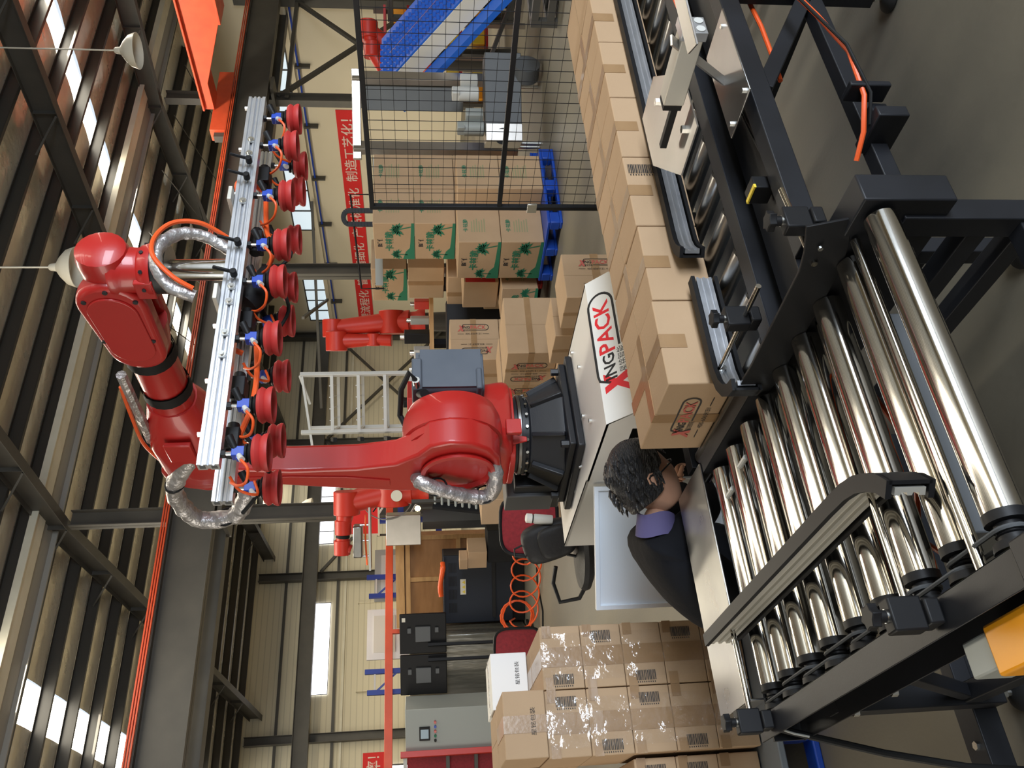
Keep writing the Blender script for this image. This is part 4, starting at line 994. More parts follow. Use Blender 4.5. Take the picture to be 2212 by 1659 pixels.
m_ = MB(); m_.cyl((1.925, 2.36, 2.625), (1.99, 2.36, 2.625), .098, n=36); m_.build('wrist_joint', M['red'], rb, .006)
m_ = MB(); m_.loft([ringxz(2.40, .05, .085, 2.62, 1.955), ringxz(2.30, .075, .092, 2.62, 1.95), ringxz(2.20, .082, .088, 2.62, 1.945), ringxz(2.165, .075, .080, 2.62, 1.945), ringxz(2.15, .05, .055, 2.62, 1.945)]); m_.build('wrist_head', M['red'], rb)
MB().lathe([(.085, 0), (.085, .02), (.078, .03), (.074, .09), (.082, .10), (.088, .12), (.088, .135)], (GX, GY, 2.60), (0, 0, -1), 36).build('wrist_neck', M['red'], rb)
m_ = MB(); m_.bb(1.845, 1.87, 2.22, 2.30, 2.46, 2.52); m_.build('seal_plate', M['red'], rb, .004)
MB().lathe([(.080, 0), (.080, .035), (.072, .04)], (GX, GY, 2.465), (0, 0, -1), 36).build('tool_flange', M['robotblack'], rb)
MB().lathe([(.080, 0), (.082, .004), (.082, .010), (.05, .012)], (GX, GY, 2.428), (0, 0, -1), 36).build('flange_ring', M['brushed'], rb)
for i in range(8):
    a = 2 * PI * i / 8; m_ = MB(); m_.cyl((GX + .078 * math.cos(a), GY + .078 * math.sin(a), 2.49), (GX + .09 * math.cos(a), GY + .09 * math.sin(a), 2.49), .007, n=6); m_.build('flange_bolt', M['robotblack'], rb)
# cable sleeves carried by the robot
def sleeve(name, pts, r, par=None, mt='silver', n=7):
    P = [Vector(p) for p in pts]; Q = []
    for i in range(len(P) - 1):
        a, b, c, d_ = P[max(i - 1, 0)], P[i], P[i + 1], P[min(i + 2, len(P) - 1)]
        for k in range(n):
            t = k / n; Q.append(.5 * ((2 * b) + (c - a) * t + (2 * a - 5 * b + 4 * c - d_) * t * t + (3 * b - a - 3 * c + d_) * t ** 3))
    Q.append(P[-1]); rnd = random.Random(len(pts)); 
    rr_ = [r * (1 + (rnd.uniform(-.10, .10) if r > .02 else 0)) for _ in Q]
    return MB().tube(Q, rr_, 14 if r > .02 else 8).build(name, M[mt], par)
s1 = sleeve('cable_sleeve', [(1.93, 3.40, 2.50), (1.86, 3.42, 2.60), (1.83, 3.62, 2.72), (1.82, 3.80, 2.74), (1.80, 3.95, 2.68), (1.80, 3.93, 2.52), (1.83, 3.83, 2.45), (1.88, 3.74, 2.42)], .042, rb)
s2 = sleeve('cable_sleeve', [(1.86, 3.66, 1.62), (1.80, 3.62, 1.60), (1.775, 3.66, 1.50), (1.77, 3.72, 1.38), (1.78, 3.74, 1.28), (1.82, 3.62, 1.25), (1.90, 3.56, 1.28), (1.98, 3.56, 1.34)], .036, rb)
for sl, rngs in ((s1, ((1.83, 3.62, 2.72), (1.80, 3.93, 2.55))), (s2, ((1.79, 3.65, 1.53), (1.785, 3.735, 1.30)))):
    for q in rngs:
        m_ = MB(); m_.tube([(q[0] + .046 * math.cos(a), q[1] + .01 * math.sin(a), q[2] + .046 * math.sin(a)) for a in [2 * PI * i / 14 for i in range(14)]], .005, 6, closed=True); m_.build('zip_tie', M['rubber'], sl)
sleeve('forearm_sleeve', [(1.88, 3.30, 2.75), (1.87, 3.1, 2.735), (1.865, 2.95, 2.725), (1.87, 2.78, 2.72)], .02, rb)
sleeve('orange_hose', [(1.90, 3.55, 2.76), (1.86, 3.3, 2.775), (1.85, 3.05, 2.755), (1.86, 2.85, 2.74)], .008, rb, 'hose_orange')
sleeve('orange_hose', [(1.90, 3.60, 1.62), (1.86, 3.52, 1.45), (1.86, 3.58, 1.30)], .010, rb, 'hose_orange')
sleeve('wrist_sleeve', [(1.99, 2.23, 2.22), (2.02, 2.19, 2.30), (2.01, 2.16, 2.37), (1.95, 2.14, 2.42), (1.87, 2.14, 2.43), (1.80, 2.17, 2.39), (1.775, 2.20, 2.31)], .021, rb)
sleeve('orange_hose', [(2.03, 2.22, 2.22), (2.045, 2.15, 2.31), (2.02, 2.12, 2.39), (1.95, 2.11, 2.435), (1.87, 2.11, 2.43), (1.81, 2.14, 2.37), (1.785, 2.17, 2.31)], .008, rb, 'hose_orange')

# ================================================================== SUCTION GRIPPER
gr = thing('suction_gripper', 'long twin bar aluminium gripper with red suction cups hanging from the robot wrist', 'gripper', (GX, 2.25, 2.2))
m_ = MB(); m_.cyl((GX, 2.25, 2.225), (GX, 2.25, 2.42), .036, n=36); m_.build('mast', M['steel'], gr)
def profile(x0, x1, y, z, name='profile_bar'):
    """two-cell slotted aluminium profile along X"""
    h, w_ = .030, .016
    pr = [(-w_, -h), (w_, -h), (w_, -.020), (w_ - .006, -.017), (w_ - .006, -.013), (w_, -.010), (w_, -.004), (w_ - .007, 0), (w_, .004), (w_, .010), (w_ - .006, .013), (w_ - .006, .017), (w_, .020), (w_, h),
          (-w_, h), (-w_, .005), (-w_ + .007, .003), (-w_ + .007, -.003), (-w_, -.005)]
    b = MB().sweep([(x0, y, z), (x1, y, z)], pr).build(name, M['alu'], gr)
    for (x, s_) in ((x0, -1), (x1, 1)):
        m_ = MB()
        for dz in (-.016, .016): m_.bb(x + s_ * .0005, x + s_ * .001, y - .007, y + .007, z + dz - .008, z + dz + .008)
        m_.build('profile_cell', M['greydark'], b)
    return b
BZ = 2.183
profile(1.135, 2.67, 2.15, BZ); profile(1.12, 2.60, 2.35, BZ)
for x in (1.72, 2.14):
    m_ = MB(); m_.bb(x - .03, x + .03, 2.10, 2.40, BZ + .031, BZ + .045); m_.build('cross_plate', M['alu_matt'], gr, .002)
m_ = MB(); m_.bb(1.72, 2.14, 2.20, 2.30, BZ + .03, BZ + .044); m_.build('mount_plate', M['alu_matt'], gr, .002)
for x in (2.62, 2.40, 2.18, 1.62, 1.42, 1.24):
    m_ = MB(); m_.cyl((x, 2.15, BZ + .030), (x, 2.15, BZ + .042), .008, n=6); m_.build('top_bolt', M['zinc'], gr)
for x in (2.43, 2.36, 2.13, 1.76, 1.70, 1.58, 1.5):
    m_ = MB(); m_.cyl((x, 2.134, BZ), (x, 2.126, BZ), .012, n=16); m_.cyl((x, 2.127, BZ), (x, 2.120, BZ), .007, n=6); m_.build('slot_bolt', M['zinc'], gr)
for x in (2.31, 2.23, 1.93, 1.80):
    m_ = MB(); m_.cyl((x, 2.125, BZ - .006), (x, 2.100, BZ - .006), .011, n=12); m_.bar((x, 2.108, BZ - .006), (x + .01, 2.095, BZ + .055), .012, .010); m_.build('clamp_lever', M['blackplastic'], gr, .002)
def cup_unit(x, y, first=None):
    if first is not None:
        def cp(o, p):
            c = o.copy(); C.objects.link(c); c.parent = p; WM[c.name] = wm(p)
            for ch in o.children: cp(ch, c)
            return c
        c = cp(first, gr); c.location = (x - cup_unit.x, y - cup_unit.y, 0); return c
    cup_unit.x, cup_unit.y = x, y; z = BZ - .031
    u = MB().lathe([(.032, 0), (.046, .004), (.054, .014), (.050, .022), (.046, .026), (.051, .031), (.055, .040), (.054, .047), (.049, .047), (.045, .036), (.001, .03)], (x, y, z - .083), (0, 0, -1), 32).build('suction_cup', M['cup'], gr)
    MB().lathe([(.012, 0), (.026, .002), (.027, .008), (.022, .010), (.029, .013), (.034, .018), (.030, .026)], (x, y, z - .062), (0, 0, -1), 28).build('cup_mount', M['blackplastic'], u)
    m_ = MB(); m_.cyl((x, y, z), (x, y, z - .010), .013, n=6); m_.build('hex_nut', M['blackplastic'], u)
    m_ = MB(); m_.cyl((x, y, z - .010), (x, y, z - .030), .006, n=10); m_.build('stud', M['zinc'], u)
    m_ = MB(); m_.box((x, y - .002, z - .046), (.030, .030, .036)); m_.box((x - .016, y - .006, z - .052), (.018, .02, .02)); m_.build('ejector', M['blue'], u, .002)
    m_ = MB(); m_.cyl((x + .010, y - .010, z - .036), (x + .044, y - .022, z - .018), .0095, .012, n=14); m_.build('silencer', M['blackplastic'], u)
    m_ = MB(); m_.cyl((x - .014, y - .014, z - .050), (x - .034, y - .026, z - .062), .0075, .009, n=12); m_.build('fitting', M['clear'], u)
    return u
fx = [2.567, 2.424, 2.175, 1.951, 1.795, 1.571, 1.332, 1.176]; bx_ = [2.538, 2.399, 2.157, 1.935, 1.789, 1.565, 1.326, 1.166]
cu = cup_unit(fx[0], 2.15)
for x in fx[1:]: cup_unit(x, 2.15, cu)
for x in bx_: cup_unit(x, 2.35, cu)
# orange air hoses from each ejector to the valve blocks between the bars
zc = BZ - .09
for i, x in enumerate(fx):
    s_ = 1 if i in (0, 2, 4, 6) else -1
    sleeve('air_hose', [(x - .034, 2.124, zc), (x - .06, 2.13, zc - .02), (x - .085, 2.16, zc - .012), (x - .07, 2.21, zc + .02), (x - .04, 2.25, zc + .05)], .0042, gr, 'hose_orange', 5)
    sleeve('air_hose', [(x - .0, 2.324, zc), (x - .05, 2.31, zc - .015), (x - .05, 2.28, zc + .03), (x - .02, 2.25, zc + .055)], .0042, gr, 'hose_orange', 5)
for x in (2.36, 2.05, 1.70, 1.45, 1.27):
    m_ = MB(); m_.bb(x - .035, x + .035, 2.22, 2.28, BZ - .055, BZ - .01); m_.cyl((x - .05, 2.25, BZ - .03), (x + .06, 2.25, BZ - .03), .018, n=14); m_.build('valve_block', M['blackplastic'], gr, .003)
m_ = MB(); m_.cyl((1.78, 2.25, BZ - .02), (1.90, 2.25, BZ - .10), .05, n=24); m_.build('manifold', M['blackplastic'], gr)
for pts in ([(1.74, 2.24, 2.20), (1.66, 2.22, 2.22), (1.60, 2.22, 2.20), (1.58, 2.24, 2.15)], [(2.20, 2.24, 2.2), (2.27, 2.2, 2.23), (2.30, 2.2, 2.20), (2.29, 2.24, 2.15)], [(1.66, 2.26, 2.12), (1.5, 2.24, 2.10), (1.38, 2.25, 2.11), (1.27, 2.25, 2.14)], [(1.9, 2.26, 2.12), (2.0, 2.22, 2.08), (2.10, 2.25, 2.12), (2.3, 2.25, 2.14)]):
    sleeve('supply_hose', pts, .009, gr, 'hose_orange', 5)
for pts in ([(1.95, 2.28, 2.1), (1.8, 2.28, 2.03), (1.68, 2.27, 2.06), (1.55, 2.26, 2.12)], [(1.3, 2.28, 2.12), (1.22, 2.30, 2.05), (1.14, 2.33, 2.08), (1.10, 2.38, 2.13)], [(2.1, 2.27, 2.12), (2.05, 2.30, 2.04), (1.98, 2.31, 2.09)]):
    sleeve('supply_hose', pts, .006, gr, 'rubber', 5)
# ================================================================== PERSON kneeling at the open pedestal
pe = thing('person', 'person in black jacket and glasses crouching head down at the open pedestal', 'person', (1.0, 3.15, 0))
fwd = Vector((.54, .835, -.0)).normalized(); rgt = Vector((.84, -.54, 0)); UPV = Vector((0, 0, 1))
def skin_chain(name, nodes, edges, mt, par, sub=2, root=0):
    me = bpy.data.meshes.new(name); W = wm(par).inverted()
    me.from_pydata([tuple(W @ Vector(n_[0])) for n_ in nodes], edges, [])
    me.materials.append(M[mt]); o = bpy.data.objects.new(name, me); C.objects.link(o); o.parent = par; WM[o.name] = wm(par)
    sk = o.modifiers.new('skin', 'SKIN'); sk.use_smooth_shade = True
    lay = me.skin_vertices[0] if me.skin_vertices else None
    if lay is None:
        bm = bmesh.new(); bm.from_mesh(me); bm.verts.layers.skin.verify(); bm.to_mesh(me); bm.free(); lay = me.skin_vertices[0]
    for i, n_ in enumerate(nodes):
        r = n_[1]; lay.data[i].radius = (r, r) if not isinstance(r, tuple) else r; lay.data[i].use_root = (i == root)
    s = o.modifiers.new('sub', 'SUBSURF'); s.levels = sub; s.render_levels = sub
    return o
earp = Vector((1.355, 2.79, .725))
fdir = (rgt * .62 - UPV * .74 + fwd * .18).normalized()          # where the face looks
hup = (rgt * .70 + UPV * .62 + fwd * .10); hup = (hup - fdir * hup.dot(fdir)).normalized(); hside = fdir.cross(hup).normalized()
if hside.dot(fwd) > 0: hside = -hside                            # towards the camera = the visible ear side
hc = earp - hside * .083 + hup * .035 + fdir * .005
# head: one lofted surface with brow, nose, mouth and chin, continued by the neck and body chain
m_ = MB(); rings = []
prof = [(-.145, .055, .050, .052), (-.115, .072, .062, .066), (-.085, .085, .068, .080), (-.05, .094, .074, .100), (-.02, .100, .077, .112), (.01, .104, .080, .118), (.045, .104, .082, .120), (.08, .096, .080, .114), (.11, .078, .068, .096), (.135, .045, .042, .060), (.148, .012, .012, .015)]
for (h, fr_, sd, bk) in prof:
    ring = []
    for i in range(24):
        a = 2 * PI * i / 24; c_, s_ = math.cos(a), math.sin(a)
        f_ = c_ * (fr_ if c_ > 0 else bk)
        if c_ > .96 and -.06 < h < .0: f_ += .020 * (1 - abs(h + .035) / .04) if abs(h + .035) < .04 else 0
        if c_ > .9 and -.09 < h < -.07: f_ += .006
        ring.append(hc + fdir * f_ + hside * (s_ * sd) + hup * h)
    rings.append(ring)
m_.loft(rings); head = m_.build('head', M['skin'], pe, sub=1)
for s_ in (1, -1):
    e = hc + hside * (s_ * .083) - hup * .02 - fdir * .01
    pts = [(-.012, -.032), (.004, -.034), (.014, -.018), (.010, .0), (.016, .014), (.012, .030), (-.004, .037), (-.020, .030), (-.027, .008), (-.022, -.015)]
    m_ = MB(); m_.prism(pts, 0, .010, o=e + hside * (s_ * .0), u=fdir, v=hup); m_.prism([(a * .6 - .003, b * .6 + .004) for a, b in pts], .0, .016 * s_, o=e + hside * (.004 * s_), u=fdir, v=hup)
    ear = m_.build('ear', M['skin'], head, .003)
    m_ = MB(); m_.tube([e + hside * (s_ * .014) + fdir * (a * 1.0) + hup * b for a, b in pts[1:9]], .004, 6); m_.build('ear_rim', M['skin'], head)
for s_ in (1, -1):
    m_ = MB(); m_.lathe([(.012, 0), (.010, .004), (.001, .008)], hc + fdir * .083 + hside * (s_ * .033) - hup * .012, fdir, 14); m_.build('eye', M['lampwhite'], head)
m_ = MB(); m_.tube([hc + fdir * .092 + hside * k - hup * .082 for k in (-.022, -.01, .0, .01, .022)], .004, 6); m_.build('lips', M['skin'], head)
m_ = MB(); g0 = hc - hup * .008
m_.tube([g0 + hside * .088 - fdir * .03, g0 + hside * .090 + fdir * .03, g0 + hside * .082 + fdir * .09, g0 + hside * .03 + fdir * .112, g0 - hside * .03 + fdir * .112, g0 - hside * .082 + fdir * .09, g0 - hside * .09 - fdir * .03], .0028, 6); m_.build('glasses', M['blackplastic'], pe)
# hair: cap of tousled locks over the skull
rnd = random.Random(11); m_ = MB(); rings = []
for j in range(15):
    h = -.075 + .245 * j / 14; ring = []
    k = math.sqrt(max(0.0, 1 - ((h - .02) / .152) ** 2)) if h > .02 else 1.0
    for i in range(32):
        a = 2 * PI * i / 32; c_, s_ = math.cos(a), math.sin(a)
        low = -.075 + (0.085 if c_ > .1 else 0) + (.075 if c_ > .6 else 0)
        hh = max(h, low + .004 * j)
        rad = 1.0 + rnd.uniform(-.03, .04)
        f_ = c_ * ((.120 if c_ > 0 else .142)) * rad * k; w_ = s_ * .098 * rad * k
        ring.append(hc + fdir * f_ + hside * w_ + hup * (hh + rnd.uniform(-.004, .004)))
    rings.append(ring)
m_.loft(rings); hair = m_.build('hair', M['hair'], pe, sub=1)
for q in range(120):
    a = rnd.uniform(0, 2 * PI); h = rnd.uniform(-.04, .15); c_, s_ = math.cos(a), math.sin(a)
    if c_ > .2 and h < .05: continue
    k = math.sqrt(max(0.05, 1 - max(0, (h - .02) / .152) ** 2))
    p = hc + fdir * (c_ * (.12 if c_ > 0 else .142) * k) + hside * (s_ * .098 * k) + hup * h
    out = (fdir * c_ + hside * s_).normalized(); dn = (-hup * .75 + out * .28 - fdir * .35 + Vector((rnd.uniform(-.3, .3), rnd.uniform(-.3, .3), rnd.uniform(-.2, .2)))).normalized()
    m2 = MB() if q == 0 else m2
    m2.tube([p, p + dn * .02 + out * .006, p + dn * .032 + out * .002, p + dn * .042], [.0055, .006, .004, .001], 5)
m2.build('hair_locks', M['hair'], hair)
# body skeleton
nk0 = hc - hup * .09 - fdir * .045; nk1 = Vector((1.235, 2.925, .725))
chest = Vector((1.14, 3.02, .66)); belly = Vector((1.05, 3.10, .52)); pelvis = Vector((.97, 3.16, .36))
shN = Vector((1.14, 2.90, .715)); shF = Vector((1.28, 3.14, .715))
elN = Vector((1.32, 2.93, .50)); elF = Vector((1.45, 3.20, .50)); haN = Vector((1.55, 3.10, .46)); haF = Vector((1.60, 3.30, .48))
knN = Vector((1.28, 3.00, .13)); knF = Vector((1.38, 3.32, .40)); anN = Vector((.93, 3.10, .10)); anF = Vector((1.28, 3.42, .09)); toN = Vector((.80, 3.16, .04)); toF = Vector((1.45, 3.32, .05)); hpN = Vector((1.0, 3.07, .34)); hpF = Vector((1.08, 3.24, .34))
N = [(pelvis, .12), (belly, .12), (chest, .13), (nk1, .055), (nk0, .052), (shN, .055), (elN, .042), (haN, .028), (shF, .055), (elF, .042), (haF, .028), (hpN, .085), (knN, .06), (anN, .04), (toN, .035), (hpF, .085), (knF, .06), (anF, .04), (toF, .035)]
E_ = [(0, 1), (1, 2), (2, 3), (3, 4), (2, 5), (5, 6), (6, 7), (2, 8), (8, 9), (9, 10), (0, 11), (11, 12), (12, 13), (13, 14), (0, 15), (15, 16), (16, 17), (17, 18)]
skin_chain('body', N, E_, 'skin', pe)
J = [(pelvis + Vector((.0, 0, .02)), .145), (belly, .155), (chest, .165), (nk1 - Vector((.02, -.02, .03)), .075), (shN, .085), (elN, .06), (haN - (haN - elN) * .15, .045), (shF, .085), (elF, .06), (haF - (haF - elF) * .15, .045)]
skin_chain('jacket', J, [(0, 1), (1, 2), (2, 3), (2, 4), (4, 5), (5, 6), (2, 7), (7, 8), (8, 9)], 'jacket', pe)
T = [(pelvis - Vector((0, 0, .05)), .13), (hpN, .10), (knN, .075), (anN, .055), (hpF, .10), (knF, .075), (anF, .055)]
skin_chain('trousers', T, [(0, 1), (1, 2), (2, 3), (0, 4), (4, 5), (5, 6)], 'navy', pe)
for a, b in ((anN, toN), (anF, toF)):
    m_ = MB(); d_ = (b - a); d_.z = 0; d_.normalize(); p = Vector((a.x, a.y, 0)) - d_ * .06
    m_.loft([[p + d_ * u + Vector((-d_.y, d_.x, 0)) * w_ + Vector((0, 0, z)) for (w_, z) in ((-h, .0), (h, .0), (h, .03), (h * .6, zt), (-h * .6, zt), (-h, .03))] for (u, h, zt) in ((0, .03, .07), (.04, .04, .085), (.14, .045, .07), (.22, .045, .05), (.27, .03, .035))]); m_.build('shoe', M['blackplastic'], pe, .006)
# purple shirt collar standing around the neck
m_ = MB(); ax_ = (nk0 - nk1).normalized(); ca = ax_.orthogonal().normalized(); cb_ = ax_.cross(ca)
rings = []
for (h, r) in ((-.03, .082), (.0, .078), (.035, .072), (.055, .070), (.055, .062), (.0, .066), (-.03, .07)):
    rings.append([nk1 + ax_ * (h + .006 * math.sin(3 * t)) + ca * (r * math.cos(t)) + cb_ * (r * math.sin(t)) for t in [2 * PI * i / 24 for i in range(24)]])
m_.loft(rings, cap=False); m_.build('collar', M['shirt'], pe)
# hands: palm with four fingers and a thumb
for (hp, el_) in ((haN, elN), (haF, elF)):
    d_ = (hp - el_).normalized(); s_ = d_.cross(UPV).normalized(); u_ = s_.cross(d_)
    base_ = hp + d_ * .05; N = [(hp, .024), (hp + d_ * .04, (.030, .018))]; E_ = [(0, 1)]
    for k in range(4):
        o = (k - 1.5) * .019; L = (.075, .085, .08, .062)[k]
        i0 = len(N); N += [(base_ + s_ * o + d_ * .02, .011), (base_ + s_ * o * 1.05 + d_ * (.02 + L * .45) - u_ * .008, .0095), (base_ + s_ * o * 1.05 + d_ * (.02 + L * .8) - u_ * .03, .0085), (base_ + s_ * o + d_ * (.02 + L * .88) - u_ * .052, .0075)]
        E_ += [(1, i0), (i0, i0 + 1), (i0 + 1, i0 + 2), (i0 + 2, i0 + 3)]
    i0 = len(N); N += [(hp + d_ * .03 + s_ * .034 - u_ * .01, .012), (hp + d_ * .06 + s_ * .045 - u_ * .02, .0105), (hp + d_ * .085 + s_ * .043 - u_ * .03, .009)]; E_ += [(0, i0), (i0, i0 + 1), (i0 + 1, i0 + 2)]
    skin_chain('hand', N, E_, 'skin', pe, 1)
# ================================================================== MIDDLE GROUND AND BACKGROUND
# mesh fence beside the cell
fn = thing('mesh_fence', 'black framed wire mesh fence panel behind the end of the carton row', 'fence', (3.8, 3.1, 0))
for y in (3.84, 1.75):
    m_ = MB(); m_.bb(3.785, 3.815, y - .015, y + .015, 0, 1.89); m_.build('post', M['black'], fn, .002)
    m_ = MB(); m_.bb(3.74, 3.86, y - .06, y + .06, 0, .008); m_.build('foot_plate', M['black'], fn)
for z in (1.875, 1.092, .15):
    m_ = MB(); m_.bb(3.786, 3.814, 1.765, 3.825, z - .014, z + .014); m_.build('rail', M['black'], fn, .002)
m_ = MB(); k = 0
y = 1.82
while y < 3.82: m_.bb(3.7985, 3.8015, y - .0012, y + .0012, .16, 1.865); y += .068
z = .22
while z < 1.86: m_.bb(3.7970, 3.7985, 1.77, 3.82, z - .0012, z + .0012); z += .068
m_.build('wire_mesh', M['black'], fn)
m_ = MB(); m_.bb(3.77, 3.785, 3.79, 3.86, .86, .92); m_.build('hinge', M['zinc'], fn, .002)

# office chair with backpack
ch = thing('office_chair', 'office chair with red mesh back and round black seat behind the pedestal', 'chair', (2.38, 6.15, 0))
m_ = MB(); bk = [(2.86, 5.96), (2.42, 6.24)]
def chair_back(cx, cy, dx_, dy_, z0, z1, w_, par, tilt=.10):
    d = Vector((dx_, dy_, 0)).normalized(); n_ = Vector((-d.y, d.x, 0)); out = []
    for i in range(28):
        a = 2 * PI * i / 28; c_, s_ = math.cos(a), math.sin(a)
        u = (abs(c_) ** .45) * (1 if c_ > 0 else -1) * w_ / 2 * (1 - .08 * s_); v = (abs(s_) ** .45) * (1 if s_ > 0 else -1) * (z1 - z0) / 2
        out.append((u, v))
    mid = Vector((cx, cy, (z0 + z1) / 2))
    P = [mid + d * u + n_ * (tilt * v - .10 * (u / w_) ** 2) + Vector((0, 0, v)) for (u, v) in out]
    q = MB(); q.tube(P, .014, 8, closed=True); q.build('back_frame', M['blackplastic'], par)
    q = MB(); q.loft([[p + n_ * .004 for p in P], [mid + (p - mid) * .6 + n_ * .012 for p in P], [mid + (p - mid) * .05 + n_ * .02 for p in P]]); q.build('backrest', M['meshred'], par)
chair_back(2.64, 6.10, .84, -.54, .56, 1.00, .46, ch)
sx_, sy_ = 2.28, 5.88
m_ = MB(); m_.lathe([(.02, -.05), (.18, -.045), (.235, -.02), (.245, .01), (.225, .04), (.15, .055), (.01, .06)], (sx_, sy_, .42), n=32); m_.build('seat', M['bag'], ch)
m_ = MB(); m_.tube([(sx_ + .1, sy_ + .1, .39), (2.56, 6.12, .40), (2.63, 6.16, .60)], .016, 8); m_.build('back_bracket', M['blackplastic'], ch)
m_ = MB(); m_.cyl((sx_, sy_, .08), (sx_, sy_, .38), .025, n=14); m_.build('gas_column', M['blackplastic'], ch)
for i in range(5):
    a = 2 * PI * i / 5 + .3; e = (sx_ + .27 * math.cos(a), sy_ + .27 * math.sin(a))
    m_ = MB(); m_.bar((sx_, sy_, .11), (e[0], e[1], .075), .035, .03); l = m_.build('leg', M['blackplastic'], ch, .004)
    m_ = MB(); m_.cyl((e[0] - .012, e[1], .028), (e[0] + .012, e[1], .028), .028, n=16); m_.build('caster', M['rubber'], l)
d = Vector((.84, -.54, 0)); m_ = MB()
m_.tube([(sx_ - .16, sy_ + .10, .40), (sx_ - .25, sy_ + .18, .46), (sx_ - .26, sy_ + .22, .60), (sx_ - .12, sy_ + .20, .64), (sx_ - .02, sy_ + .12, .62)], .016, 8); m_.build('armrest', M['blackplastic'], ch)
bp = thing('backpack', 'black nylon backpack with a white bottle leaning on the office chair', 'backpack', (2.40, 5.86, .47))
m_ = MB(); bc = Vector((2.40, 5.84, .68)); u_ = Vector((.80, -.50, .28)).normalized(); n_ = Vector((-.54, -.84, .0)); n_.normalize(); v_ = n_.cross(u_); v_ = -v_ if v_.z < 0 else v_
def blob(o, u, v, w, a, b, c, n1=14, n2=10, sq=.55):
    rings = []
    for j in range(n2 + 1):
        t = -PI / 2 + PI * j / n2; ct, st = math.cos(t), math.sin(t); ct = max(ct, .02)
        ring = []
        for i in range(n1):
            q = 2 * PI * i / n1; c_, s_ = math.cos(q), math.sin(q)
            ring.append(o + u * (a * (abs(c_) ** sq) * (1 if c_ > 0 else -1) * ct ** sq) + w * (c * (abs(s_) ** sq) * (1 if s_ > 0 else -1) * ct ** sq) + v * (b * (abs(st) ** sq) * (1 if st > 0 else -1)))
        rings.append(ring)
    return rings
m_.loft(blob(bc, u_, v_, n_, .15, .20, .09)); m_.build('body', M['bag'], bp, sub=1)
m_ = MB(); m_.loft(blob(bc + n_ * .10 - v_ * .04, u_, v_, n_, .12, .13, .04)); m_.build('front_pocket', M['bag'], bp, sub=1)
m_ = MB(); m_.tube([bc + v_ * .19 + u_ * .03, bc + v_ * .26 + u_ * .02, bc + v_ * .27 - u_ * .03, bc + v_ * .20 - u_ * .06], .008, 8); m_.build('handle', M['bag'], bp)
m_ = MB(); m_.tube([bc - v_ * .1 - u_ * .14, bc - v_ * .2 - u_ * .2, bc - v_ * .22 - u_ * .32, bc - v_ * .15 - u_ * .36], .012, 8); m_.build('strap', M['bag'], bp)
bt = thing('bottle', 'white bottle with black band in the side pocket of the backpack', 'bottle', (2.52, 5.74, .70))
b0 = Vector((2.50, 5.70, .66)); bd = Vector((.10, -.05, 1)).normalized()
MB().lathe([(.034, 0), (.036, .01), (.036, .13), (.030, .14)], b0, bd, 20).build('body', M['lightgrey'], bt)
MB().lathe([(.031, .142), (.031, .15)], b0, bd, 20).build('band', M['blackplastic'], bt)
MB().lathe([(.035, .15), (.034, .19), (.02, .198), (.001, .20)], b0, bd, 20).build('cap', M['whitebox'], bt)
c2 = thing('office_chair', 'office chair with red mesh back beside the film wrapped load and the barcode stack', 'chair', (2.30, 8.0, 0))
chair_back(2.22, 8.02, .84, -.54, .52, .95, .42, c2)
m_ = MB(); m_.lathe([(.02, -.05), (.2, -.04), (.22, .02), (.01, .05)], (2.05, 7.75, .42), n=24); m_.build('seat', M['bag'], c2)
m_ = MB(); m_.cyl((2.05, 7.75, .05), (2.05, 7.75, .38), .025, n=12); m_.bar((2.05, 7.75, .40), (2.2, 8.03, .56), .03, .02); m_.build('gas_column', M['blackplastic'], c2)
for i in range(5):
    a = 2 * PI * i / 5 + .3; m_ = MB(); m_.bar((2.05, 7.75, .07), (2.05 + .27 * math.cos(a), 7.75 + .27 * math.sin(a), .02), .035, .03); m_.build('leg', M['blackplastic'], c2)

# stainless bag press frame with drive box, right of the palm cartons
fr = thing('lifter_frame', 'stainless steel lifter frame with a dark sheet panel behind the mesh fence', 'machine', (9.1, 7.6, 0))
d = Vector((.70, -.52, 0)).normalized()                      # frame runs along this floor direction
A0 = Vector((8.80, 7.82, 0)); A1 = Vector((9.55, 7.30, 0))
for p in (A0, A1):
    m_ = MB(); m_.bar((p.x, p.y, .25), (p.x, p.y, 2.42), .16, .10, up=(0, 1, 0)); m_.build('upright', M['inox'], fr, .006)
m_ = MB(); m_.bar(A0 - d * .15 + Vector((0, 0, 2.37)), A1 + d * .10 + Vector((0, 0, 2.37)), .10, .11); m_.build('top_beam', M['inox'], fr, .006)
m_ = MB(); m_.bar(A0 + d * .50 + Vector((.02, .03, 1.62)), A1 - d * .06 + Vector((.02, .03, 1.62)), .02, 1.30); m_.build('dark_panel', M['inoxdark'], fr)
m_ = MB(); m_.bar(Vector((8.60, 7.35, .50)), Vector((9.38, 6.82, .50)), .36, .46); m_.build('drive_box', M['greydark'], fr, .01)
m_ = MB(); m_.bar(Vector((8.42, 7.40, .50)), Vector((8.60, 7.28, .50)), .36, .46); m_.build('end_panel', M['inox'], fr, .006)
m_ = MB(); m_.cyl((8.41, 7.26, .52), (8.38, 7.23, .52), .10, n=20); m_.build('knob', M['blackplastic'], fr)
m_ = MB(); m_.cyl((9.1, 6.9, .20), (9.1, 6.7, .20), .16, n=20); m_.build('roller_end', M['greydark'], fr)
for q in ((8.5, 7.45), (9.4, 6.9), (9.3, 7.2), (8.6, 7.6)):
    m_ = MB(); m_.cyl((q[0], q[1], 0), (q[0], q[1], .28), .025, n=10); m_.build('leg', M['zinc'], fr)
